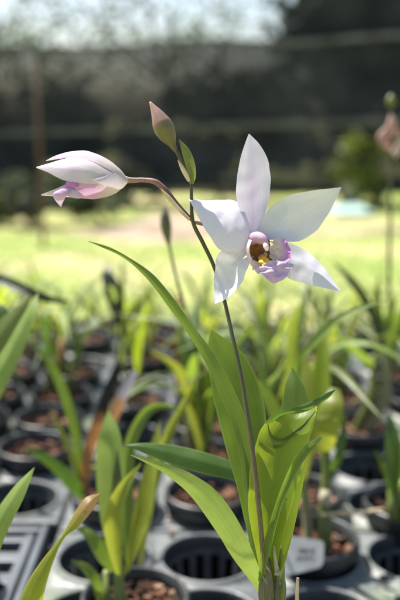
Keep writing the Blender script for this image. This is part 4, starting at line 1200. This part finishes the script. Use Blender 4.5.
# things on the lawn at the right
t = thing('folded_tarp', 'turquoise folded tarp lying on the lawn right of the flower', 'tarp', (1.95, 10.9, 0))
mb = MB()
for k, (w, dd, z) in enumerate(((.52, .9, .02), (.49, .84, .05), (.46, .80, .08))):
    rows = []
    for j in range(9):
        rows.append([Vector((1.95 + w * (i / 12 - .5) + .02 * math.sin(j + k), 10.9 + dd * (j / 8 - .5), z + .015 * noise.noise(Vector((i * .5, j * .6, k))) - (.02 if i in (0, 12) or j in (0, 8) else 0))) for i in range(13)])
    mb.grid(rows)
mb.build('tarp_sheet', M['tarp'], t)
t = thing('bucket', 'cream bucket standing by the net behind the turquoise tarp', 'bucket', (2.13, 11.75, 0))
mb = MB(); mb.lathe([(.001, .004), (.13, .004), (.17, .34), (.18, .345), (.18, .365), (.165, .365), (.13, .02)], (2.13, 11.75, 0), 28); mb.build('bucket_body', M['bucket'], t)
mb = MB(); mb.tube([Vector((2.13 + .18 * math.cos(a), 11.72, .35 + .16 * math.sin(a))) for a in [math.pi * k / 12 for k in range(13)]], [.005] * 13, 6); mb.build('handle', M['metal'], t)
t = thing('low_bench', 'low black bench standing before the net at the right edge', 'bench', (3.0, 11.7, 0))
mb = MB()
for k in range(3): mb.box((3.05, 11.5 + k * .16, .40), 1.3, .13, .05)
mb.build('seat', M['wood_dark'], t, smooth=False)
for x in (2.5, 3.6):
    mb = MB(); mb.box((x, 11.66, .185), .07, .40, .37); mb.build('leg', M['wood_dark'], t, smooth=False)

# ================================================================== LIGHT, CAMERA
SUN = Vector((-0.38, 0.36, 0.86)).normalized()
sd = bpy.data.lights.new('sun', 'SUN'); sd.energy = 5.0; sd.angle = math.radians(.53); sd.color = (1, .96, .88)
so = bpy.data.objects.new('sun', sd); link(so); so.location = (0, 0, 6)
so.rotation_euler = (-SUN).to_track_quat('-Z', 'Y').to_euler()
w = bpy.data.worlds.new('World'); S.world = w; w.use_nodes = True
nt = w.node_tree; bg = nt.nodes['Background']
sky = nt.nodes.new('ShaderNodeTexSky'); sky.sky_type = 'NISHITA'; sky.sun_disc = False
sky.sun_elevation = math.asin(SUN.z); sky.sun_rotation = math.atan2(SUN.x, SUN.y)
sky.air_density = 1.0; sky.dust_density = 2.5
nt.links.new(sky.outputs[0], bg.inputs[0]); bg.inputs[1].default_value = .1

cd = bpy.data.cameras.new('camera'); cam = bpy.data.objects.new('camera', cd); link(cam)
cam.location = CAM; cam.rotation_euler = (math.pi / 2 - PITCH, 0, 0)
cd.sensor_fit = 'VERTICAL'; cd.sensor_height = 36; cd.sensor_width = 24; cd.lens = 50
cd.clip_start = .02; cd.clip_end = 400
cd.dof.use_dof = True; cd.dof.focus_distance = .556; cd.dof.aperture_fstop = 4.5
S.camera = cam
S.view_settings.view_transform = 'Standard'; S.view_settings.look = 'None'
S.view_settings.exposure = 1.08; S.view_settings.gamma = 1; S.view_settings.use_curve_mapping = False
S.cycles.use_denoising = True
S.cycles.max_bounces = 10; S.cycles.transparent_max_bounces = 12
